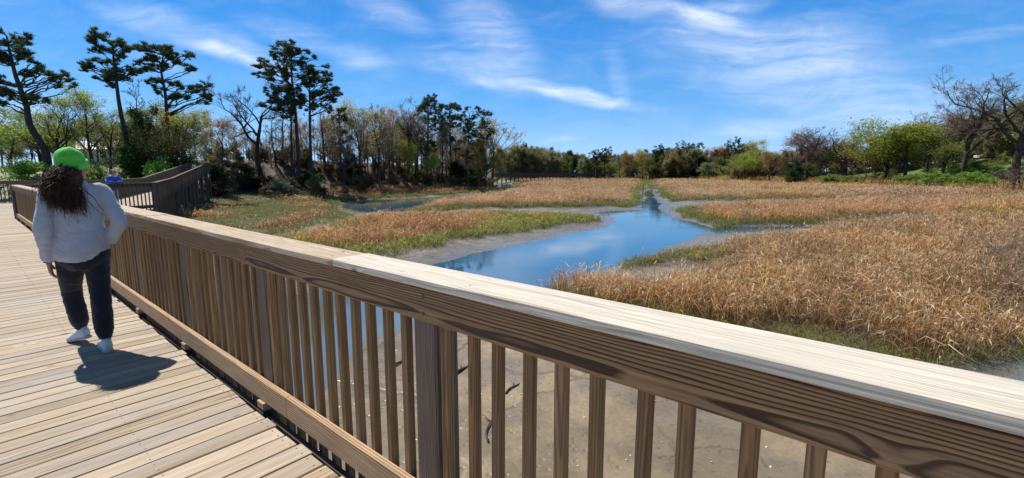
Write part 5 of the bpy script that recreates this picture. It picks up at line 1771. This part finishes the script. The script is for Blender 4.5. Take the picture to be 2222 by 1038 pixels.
a_ = lambda *p_: np.array(p_, float)
J = dict(pelvis=a_(.01, .06, .92), waist=a_(.01, .065, 1.06), chest=a_(.015, .075, 1.27), neck=a_(.02, .095, 1.46), head=a_(.03, .13, 1.595), yaw=math.radians(52), pitch=math.radians(-6),
         shL=a_(-.165, .07, 1.375), elL=a_(-.235, .02, 1.10), wrL=a_(-.225, .09, .80), hdL=a_(.08, .12, -1), htL=a_(.55, .8, 0), hpL=a_(1, -.2, 0), hcL=.45,
         shR=a_(.195, .07, 1.385), elR=a_(.275, -.055, 1.125), wrR=a_(.205, .05, .93), hdR=a_(-.25, .45, -1), htR=a_(-.6, .8, 0), hpR=a_(-1, -.2, 0), hcR=.25,
         hipL=a_(-.085, .06, .88), knL=a_(-.085, .27, .50), anL=a_(-.05, .29, .135), ftL=.42, fpL=-.22,
         hipR=a_(.095, .06, .88), knR=a_(.085, .02, .49), anR=a_(.06, -.13, .10), ftR=.02, fpR=.0,
         topname='sweatshirt',
         top=[(a_(-.005, .06, .785), .160, .125), (a_(-.002, .055, .81), .182, .143), (a_(.0, .05, .845), .196, .155), (a_(.01, .05, .92), .193, .152), (a_(.01, .055, 1.06), .176, .140), (a_(.012, .07, 1.22), .178, .134), (a_(.015, .08, 1.34), .176, .118), (a_(.018, .085, 1.41), .150, .098), (a_(.02, .09, 1.455), .085, .078), (a_(.02, .095, 1.475), .075, .07)],
         seat=[(a_(.01, .055, .72), .10, .10), (a_(.01, .05, .80), .185, .145), (a_(.01, .05, .90), .190, .150), (a_(.01, .06, .99), .165, .125)])
FO = rp(0, 0)[:2]
heel = PX(222, 770, DECK)
org = heel - .10 * PD + .21 * RD + .09 * PD


def curly_hair(root, J, Rm):
    rg = np.random.default_rng(5)
    h = J['head']
    # roots round the back and sides of the head, below the hat
    n = 1500
    th = rg.uniform(-2.3, 1.55, n)                      # round the back; 0 = straight behind
    base = np.stack([np.sin(th) * .080, -np.cos(th) * .095 - .01, rg.uniform(-.055, .03, n)], -1) @ Rm.T + h
    # resting places: a broad mass blown to the figure's left
    u = rg.normal(size=(n, 3)); u = unit(u) * rg.uniform(.25, 1.0, (n, 1)) ** .6
    tip = np.array([-.105, -.055, 1.37]) + u * np.array([.142, .09, .150])
    tip[:, 1] = np.minimum(tip[:, 1], -.035 + .04 * rg.uniform(size=n))
    low = rg.uniform(size=n) < .15
    tip[low] = np.array([-.035, -.10, 1.25]) + rg.normal(0, 1, (low.sum(), 3)) * np.array([.06, .02, .04])
    out_ = rg.uniform(size=n) < .32
    tip[out_] += unit(tip[out_] - np.array([-.05, -.02, 1.42])) * rg.uniform(.01, .06, (out_.sum(), 1))
    N = 40
    t = np.linspace(0, 1, N)
    mid = base * .55 + tip * .45 + np.column_stack([rg.normal(-.03, .03, n), rg.normal(-.05, .025, n), rg.normal(.045, .03, n)])
    C = ((1 - t)[None, :, None] ** 2) * base[:, None] + 2 * (t * (1 - t))[None, :, None] * mid[:, None] + (t ** 2)[None, :, None] * tip[:, None]
    T = unit(np.gradient(C, axis=1))
    q = unit(rg.normal(size=(n, 1, 3))); A_ = unit(np.cross(T, np.broadcast_to(q, T.shape))); B_ = np.cross(T, A_)
    fr = rg.uniform(2.2, 4.2, n)[:, None]; ph = rg.uniform(0, 6.28, n)[:, None]
    am = (rg.uniform(.006, .014, n)[:, None]) * sstep(.05, .45, t)[None]
    C = C + A_ * (np.cos(fr * 6.28 * t + ph) * am)[..., None] + B_ * (np.sin(fr * 6.28 * t + ph) * am)[..., None]
    R_ = rg.choice([.0020, .0042], (n, 1), p=[.65, .35]) * np.ones((1, N)) * (1 - .65 * t ** 2)[None] * rg.uniform(.6, 1.3, (n, 1))
    v, qd = tubes(C, R_, 4)
    me = mesh_np('hair', v, qd, None, True)
    me.materials.append(M['hair'])
    # scalp and the dense core of the mass
    core = fuse([ball(h + np.array([-.01, -.045, -.005]) @ Rm.T, (.078, .072, .095)), ball((-.03, -.01, 1.50), (.10, .075, .09)), ball((-.10, -.03, 1.42), (.125, .065, .10)), ball((-.05, -.03, 1.36), (.11, .055, .08))], 'hair_mass', .012, 3,
                lambda p: .014 * mnoise.noise(Vector(p * 30)))
    co = np.empty(len(core.vertices) * 3); core.vertices.foreach_get('co', co)
    # the face side stays clear of the core
    core.materials.append(M['hair'])
    hr = link('hair', me, root)
    link('hair_mass', core, hr)


def hat_and_extras(root, J, Rm):
    h = J['head']
    tilt = np.array(Matrix.Rotation(math.radians(-10), 3, 'Y'))
    RH = Rm @ np.array(Matrix.Rotation(math.radians(9), 3, 'X'))
    rings = [(.010, .098, .112), (.045, .102, .116), (.085, .099, .114), (.122, .084, .098), (.150, .058, .070), (.166, .030, .038), (.170, .008, .010)]
    sl = [(np.array([0, -.014 - .10 * max(0, z - .05), z]), x, y) for z, x, y in rings]
    v, f = loft(spline(sl, 22), 36)
    d = np.array([mnoise.noise(Vector(p * 16)) for p in v])
    v = v * (1 + .06 * d[:, None] * sstep(.03, .1, v[:, 2])[:, None])
    mb = MB(); mb.add(v @ RH.T + h, f)
    hat = mb.build('beanie', M['hat'], root, True)
    # turned-up cuff: a thick band
    k = 48; th = np.arange(k) * 2 * np.pi / k
    prof = [(.099, -.010), (.109, -.013), (.116, .0), (.118, .028), (.115, .050), (.101, .056)]
    v, f = [], []
    for r, z in prof:
        for a in th:
            v.append((math.cos(a) * r, math.sin(a) * (r + .014) - .014, z))
    n = len(prof)
    for i in range(n - 1):
        for j in range(k): f.append((i * k + j, i * k + (j + 1) % k, (i + 1) * k + (j + 1) % k, (i + 1) * k + j))
    mb = MB(); mb.add(np.array(v) @ RH.T + h, f)
    mb.build('cuff', M['hat'], hat, True)
    # glasses
    mb = MB()
    for s in (-1, 1):
        P_ = [np.array([s * .032 + math.cos(a) * .024, .098, .006 + math.sin(a) * .019]) for a in np.linspace(0, 6.28, 17)]
        mb.tube([q @ Rm.T + h for q in P_], .0018, 5, cap=False)
        mb.tube([np.array(q) @ Rm.T + h for q in ((s * .056, .098, .010), (s * .078, .06, .010), (s * .082, .0, .006))], .002, 5)
    mb.tube([np.array(q) @ Rm.T + h for q in ((-.008, .100, .008), (.008, .100, .008))], .0018, 5)
    mb.build('glasses', M['black'], root, True)
    # dark band round the left wrist
    w = J['wrL']; d = unit(J['elL'] - w)
    x = unit(np.cross(d, (0, 1, 0))); y = np.cross(d, x)
    mb = MB()
    mb.tube([w + d * .012 + (x * math.cos(a) + y * math.sin(a)) * .032 for a in np.linspace(0, 6.28, 19)], .006, 6, cap=False)
    mb.build('wrist_band', M['black'], root, True)


person('person in a green beanie and grey sweatshirt walking away on the boardwalk, hand in pocket', (org[0], org[1], DECK + .002), ANG, J, PM, curly_hair, hat_and_extras)

# the far person leaning on the railing of the bend
J2 = dict(pelvis=a_(0, -.22, .90), waist=a_(0, -.17, 1.06), chest=a_(0, -.07, 1.27), neck=a_(0, .03, 1.42), head=a_(0, .09, 1.55), yaw=-.15, pitch=.25,
          shL=a_(-.18, -.01, 1.35), elL=a_(-.24, .12, 1.165), wrL=a_(-.05, .22, 1.175), hdL=a_(.9, .25, -.02), htL=a_(0, 1, .2), hpL=a_(0, .1, -1), hcL=.25,
          shR=a_(.18, -.01, 1.35), elR=a_(.24, .12, 1.165), wrR=a_(.05, .25, 1.185), hdR=a_(-.9, .25, -.02), htR=a_(0, 1, .2), hpR=a_(0, .1, -1), hcR=.25,
          hipL=a_(-.09, -.22, .87), knL=a_(-.10, -.20, .48), anL=a_(-.11, -.26, .10), hipR=a_(.09, -.22, .87), knR=a_(.11, -.16, .48), anR=a_(.12, -.18, .10), topname='shirt',
          top=[(a_(0, -.22, .86), .15, .12), (a_(0, -.21, .90), .18, .14), (a_(0, -.16, 1.06), .165, .13), (a_(0, -.08, 1.24), .185, .13), (a_(0, -.02, 1.34), .17, .11), (a_(0, .01, 1.40), .09, .075), (a_(0, .02, 1.42), .07, .065)],
          seat=[(a_(0, -.21, .72), .10, .10), (a_(0, -.22, .80), .17, .13), (a_(0, -.22, .90), .17, .135), (a_(0, -.20, .98), .14, .11)])
PM2 = dict(PM, top=fabric('blue_jersey', (.05, .13, .50)), pants=fabric('pale_cotton', (.55, .52, .47)), skin=plain_mat('fair_skin', (.55, .33, .25), .5, .4, 30, .08))


def short_hair(root, J, Rm):
    h = J['head']
    me = fuse([ball(h + np.array([0, -.028, .035]) @ Rm.T, (.088, .098, .092)), ball(h + np.array([0, -.06, -.03]) @ Rm.T, (.08, .06, .09)), ball(h + np.array([-.07, -.01, -.01]) @ Rm.T, (.025, .05, .07)),
               ball(h + np.array([.07, -.01, -.01]) @ Rm.T, (.025, .05, .07)), ball(h + np.array([0, .05, .075]) @ Rm.T, (.065, .03, .025))], 'hair', .01, 3, lambda p: .012 * mnoise.noise(Vector(p * 35)))
    me.materials.append(M['hair2'])
    link('hair', me, root)


t_ = .70
q_ = C0 + (B1 - C0) * t_
n_ = unit(B1 - C0); n_in = np.array([-n_[1], n_[0]])
pp = q_ + n_in * .12
face = math.atan2(-(-n_in[0] * .8 + .2), -n_in[1] * .8 - .3)
person('distant person in a blue top leaning on the railing at the bend', (pp[0], pp[1], DECK + .002), face, J2, PM2, short_hair, lambda *a: None, .008, .014)

# ------------------------------------------------------------------ houses, cars, trestle, small things
M['white_wall'] = plain_mat('white_siding', (.74, .73, .70), .7, .3, 3, .06)
M['roof_pale'] = plain_mat('pale_metal_roof', (.78, .78, .78), .4, .5, 2, .05)
M['roof_dark'] = plain_mat('dark_shingle', (.10, .095, .09), .9, .2, 8, .25)
M['glass'] = plain_mat('dark_glass', (.03, .035, .04), .08, .6)
M['trim'] = plain_mat('white_trim', (.78, .78, .77), .6)
M['brick'] = plain_mat('red_brick', (.26, .11, .08), .9, .2, 30, .3)
M['white_paint'] = plain_mat('white_car_paint', (.80, .80, .80), .25, .5)
M['rubber'] = plain_mat('rubber', (.02, .02, .02), .8)
M['trestle'] = plain_mat('trestle_wood', (.085, .065, .05), .9, .2, 3, .3)
M['stick'] = plain_mat('dark_driftwood', (.075, .055, .042), .85, .2, 20, .4, .5, 60)
M['shell'] = plain_mat('bleached_shell', (.58, .54, .46), .6, .3, 40, .2)
M['paint_post'] = plain_mat('grey_post', (.10, .085, .07), .9, .2, 6, .3)


def house(label, px, Y, w, d, h, roofh, rz, roof, storeys=1, z=None, wall='white_wall', chim=True):
    p = ground_pt(px, Y)
    if z is not None: p[2] = z
    r = empty('house', p, rz); tag(r, label, 'house')
    mb = MB(); hw, hd = w / 2, d / 2
    v = [(-hw, -hd, -1), (hw, -hd, -1), (hw, hd, -1), (-hw, hd, -1), (-hw, -hd, h), (hw, -hd, h), (hw, hd, h), (-hw, hd, h), (-hw, 0, h + roofh), (hw, 0, h + roofh)]
    mb.add(v, [(0, 1, 5, 4), (1, 2, 6, 9, 5), (2, 3, 7, 6), (3, 0, 4, 8, 7)])
    mb.build('wall', M[wall], r)
    mb = MB(); o = .4; k = roofh / hd
    for s in (-1, 1):
        a = [(-hw - o, s * (hd + o), h - o * k), (hw + o, s * (hd + o), h - o * k), (hw + o, 0, h + roofh + .02), (-hw - o, 0, h + roofh + .02)]
        bq = [(x, y, zz + .18) for x, y, zz in a]
        mb.add(a + bq, [(3, 2, 1, 0), (4, 5, 6, 7), (0, 1, 5, 4), (1, 2, 6, 5), (2, 3, 7, 6), (3, 0, 4, 7)])
    rf = mb.build('roof', M[roof], r)
    if chim:
        mb = MB(); mb.box((hw * .4, -.4, h + roofh * .5), (hw * .4 + .8, .4, h + roofh + 1.1)); mb.build('chimney', M['brick'], rf)
    for st in range(storeys):
        z0 = .9 + st * 2.8
        for x in np.linspace(-hw + 1.2, hw - 1.2, max(2, int(w / 2.6))):
            if st == 0 and abs(x) < .7: continue
            mb = MB(); mb.box((x - .5, -hd - .06, z0), (x + .5, -hd + .02, z0 + 1.4)); f = mb.build('window', M['trim'], r)
            mb = MB(); mb.box((x - .42, -hd - .08, z0 + .08), (x + .42, -hd - .055, z0 + 1.32)); mb.build('pane', M['glass'], f)
        for s in (-1, 1):
            mb = MB(); mb.box((s * hw - .05, -.5, z0), (s * hw + .05, .5, z0 + 1.4)); f = mb.build('window', M['trim'], r)
            mb = MB(); mb.box((s * hw - .07, -.42, z0 + .08), (s * hw + .07, .42, z0 + 1.32)); mb.build('pane', M['glass'], f)
    mb = MB(); mb.box((-.5, -hd - .06, 0), (.5, -hd + .02, 2.1)); mb.build('door', M['brick'], r)
    return r


house('long white house with pale metal roof behind the left-hand trees', 214, 92, 9, 6, 2.6, 1.5, .1, 'roof_pale', 1, 5.9)
house('small white house behind the dark pine clump across the marsh', 1510, 236, 8, 7, 5.6, 2.2, .3, 'roof_dark', 2)
house('low white house with dark roof under the left of the far pine clump', 1443, 232, 9, 7, 3.0, 1.8, -.2, 'roof_dark', 1)
house('pale two-storey house half hidden behind the tallest bare tree on the right', 2178, 140, 9, 8, 6.4, 2.4, .5, 'roof_dark', 2, 7.2)
house('white house cut by the right edge of the view', 2236, 122, 9, 8, 5.2, 2.2, .4, 'roof_dark', 2, 6.4)


def car(label, px, Y, rz, z=None):
    p = ground_pt(px, Y)
    r = empty('parked_car', p, rz); tag(r, label, 'car')
    prof = [(-2.1, .35), (-2.15, .75), (-1.95, .95), (-1.35, 1.02), (-.85, 1.42), (.7, 1.45), (1.3, 1.05), (2.0, .92), (2.15, .7), (2.1, .35)]
    n = len(prof)
    mb = MB()
    v = [(x, -.85 if zz < 1.1 else -.68, zz) for x, zz in prof] + [(x, .85 if zz < 1.1 else .68, zz) for x, zz in prof]
    f = [tuple(range(n)), tuple(range(2 * n - 1, n - 1, -1))] + [(i, n + i, n + (i + 1) % n, (i + 1) % n) for i in range(n)]
    mb.add(v, f); mb.build('body', M['white_paint'], r)
    mb = MB()
    for s in (-1, 1):
        mb.add([(-1.15, s * .80, 1.07), (1.05, s * .80, 1.07), (.62, s * .72, 1.38), (-.78, s * .72, 1.38)], [(0, 1, 2, 3) if s < 0 else (3, 2, 1, 0)])
    mb.build('side_windows', M['glass'], r)
    for x in (-1.3, 1.3):
        for s in (-1, 1):
            mb = MB(); mb.tube([(x, s * .68, .32), (x, s * .88, .32)], .32, 16); w = mb.build('wheel', M['rubber'], r)
            mb = MB(); mb.tube([(x, s * .87, .32), (x, s * .89, .32)], .19, 12); mb.build('rim', M['trim'], w)
    return r


car('white car parked on the right bank, left of the pair', 2128, 128, .2)
car('white car parked on the right bank, right of the pair', 2160, 130, .25)

# long dark trestle walkway across the head of the creek
A0 = np.array([*ground_pt(1070, 172)[:2], 0]); A1 = np.array([*ground_pt(1292, 214)[:2], 0])
d_ = unit(A1 - A0); L_ = np.linalg.norm(A1 - A0); n__ = np.array([-d_[1], d_[0], 0])
r = empty('trestle_walkway', A0); tag(r, 'long dark timber trestle walkway crossing the marsh far away', 'footbridge')
up = np.array([0, 0, 1.0])
def zdk(s): return 2.75 - .25 * (s / L_) ** 3
mb = MB()
k = 20
for i in range(k):
    s0, s1 = L_ * i / k, L_ * (i + 1) / k
    a = d_ * s0 + up * zdk(s0) - n__ * 1.1; e = d_ * s1 + up * zdk(s1) - n__ * 1.1
    u = unit(e - a); mb.board(a - up * .3, u, n__, np.cross(u, n__), np.linalg.norm(e - a), 2.2, .3, .01)
mb.build('deck', M['trestle'], r)
for sgn in (-1, 1):
    for zz in (.05, .28, .51, .74, .98):
        mb = MB()
        for i in range(k):
            s0, s1 = L_ * i / k, L_ * (i + 1) / k
            a = d_ * s0 + up * (zdk(s0) + zz) + n__ * sgn * 1.05; e = d_ * s1 + up * (zdk(s1) + zz) + n__ * sgn * 1.05
            u = unit(e - a); mb.board(a, u, n__, np.cross(u, n__), np.linalg.norm(e - a), .08, .19, .01)
        mb.build('hand_rail', M['trestle'], r)
for s in np.arange(1, L_, 2.2):
    for sgn in (-1, 1):
        w = A0 + d_ * s + n__ * sgn * 1.0
        mb = MB(); g0 = H(w[0], w[1]) - .3
        mb.tube([d_ * s + n__ * sgn * 1.0 + up * g0, d_ * s + n__ * sgn * 1.0 + up * (zdk(s) + 1.05)], .13, 7)
        mb.build('post', M['trestle'], r, True)

# markers standing in the creek
for px, py, hgt, lab in ((1394, 428, 1.9, 'thin dark post standing in the narrow creek'), (1131, 404, 1.8, 'pair of dark stakes with a crossbar in the far left creek')):
    q = PX(px, py, 0.0)
    r = empty('marker_post', (q[0], q[1], 0)); tag(r, lab, 'post')
    mb = MB(); mb.tube([(0, 0, -.8), (.02, 0, hgt * .5), (.05, 0, hgt)], [.07, .065, .055], 8); mb.build('stake', M['paint_post'], r, True)
    if px < 1200:
        mb = MB(); mb.tube([(1.6, 0, -.8), (1.6, 0, hgt)], .07, 8); mb.build('stake', M['paint_post'], r, True)
        mb = MB(); mb.tube([(-.2, 0, hgt * .8), (1.8, 0, hgt * .8)], .05, 8); mb.build('crossbar', M['paint_post'], r, True)
    else:
        mb = MB(); mb.tube([(.05, 0, hgt), (.05, 0, hgt + .04)], .065, 8); mb.build('post_cap', M['paint_post'], r, True)

# branches lying on the mud below the railing
for (x0, y0, x1, y1, rr, lab) in ((838, 806, 868, 782, .035, 'short dark branch on the mud left of the big post'), (985, 818, 1012, 796, .035, 'dark stick end on the mud right of the big post'),
                                 (1098, 860, 1125, 838, .02, 'thin dark twig on the mud behind the balusters'), (1060, 965, 1068, 900, .018, 'slender stick lying near the big post, half sunk in mud')):
    a = PX(x0, y0, .08); e = PX(x1, y1, .08)
    r = empty('driftwood_branch', (a[0], a[1], H(*a))); tag(r, lab, 'branch')
    d = np.array([e[0] - a[0], e[1] - a[1], 0]); L = np.linalg.norm(d)
    sd2 = np.array([-d[1], d[0], 0]) / L
    P_ = [d * t + sd2 * .06 * L * math.sin(t * 5) + np.array([0, 0, rr * .6 + .02 * math.sin(t * 3)]) for t in np.linspace(0, 1, 9)]
    mb = MB(); mb.tube(P_, np.linspace(rr, rr * .6, 9), 8); mb.build('limb', M['stick'], r, True)
    q = P_[5]
    mb = MB(); mb.tube([q, q + d * .18 + sd2 * L * .14 + (0, 0, .02), q + d * .28 + sd2 * L * .2], [rr * .5, rr * .4, rr * .2], 6); mb.build('side_twig', M['stick'], r, True)

# bleached shells strewn on the mud
rg = np.random.default_rng(9)
pts = []
for (x, y, s, n) in ((930, 835, 35, 60), (1090, 860, 40, 55), (810, 790, 40, 45), (985, 940, 60, 45), (700, 900, 50, 30), (1100, 780, 30, 30), (1300, 930, 120, 30), (1900, 1000, 80, 20), (2150, 790, 60, 40), (1500, 1000, 120, 20)):
    for _ in range(n // 2):
        px, py = rg.normal(x, s), rg.normal(y, s * .5)
        if py < 640: continue
        pts.append(PX(px, py, .1))
pts = np.array(pts)
h_ = ground_h(pts)
k_ = h_ > .0
pts, h_ = pts[k_], h_[k_]
V_, F_ = [], []
n = 0
for p, z in zip(pts, h_):
    s = rg.uniform(.006, .026) ; az = rg.uniform(0, 6.28); e1 = np.array([math.cos(az), math.sin(az), rg.normal(0, .3)]); e2 = np.array([-math.sin(az), math.cos(az), rg.normal(0, .3)])
    c = np.array([p[0], p[1], z + .006])
    ring = [c + e1 * s * math.cos(a) + e2 * s * .65 * math.sin(a) for a in np.linspace(0, 6.28, 7)[:-1]]
    V_ += ring + [c + np.array([0, 0, s * .45])]
    F_ += [(n + i, n + (i + 1) % 6, n + 6) for i in range(6)]; n += 7
me = mesh_np('shells', np.array(V_), None, F_)
tag(link('oyster_shells', me, None, M['shell']), 'bleached oyster shell fragments strewn on the brown mud', 'shells', kind='stuff')
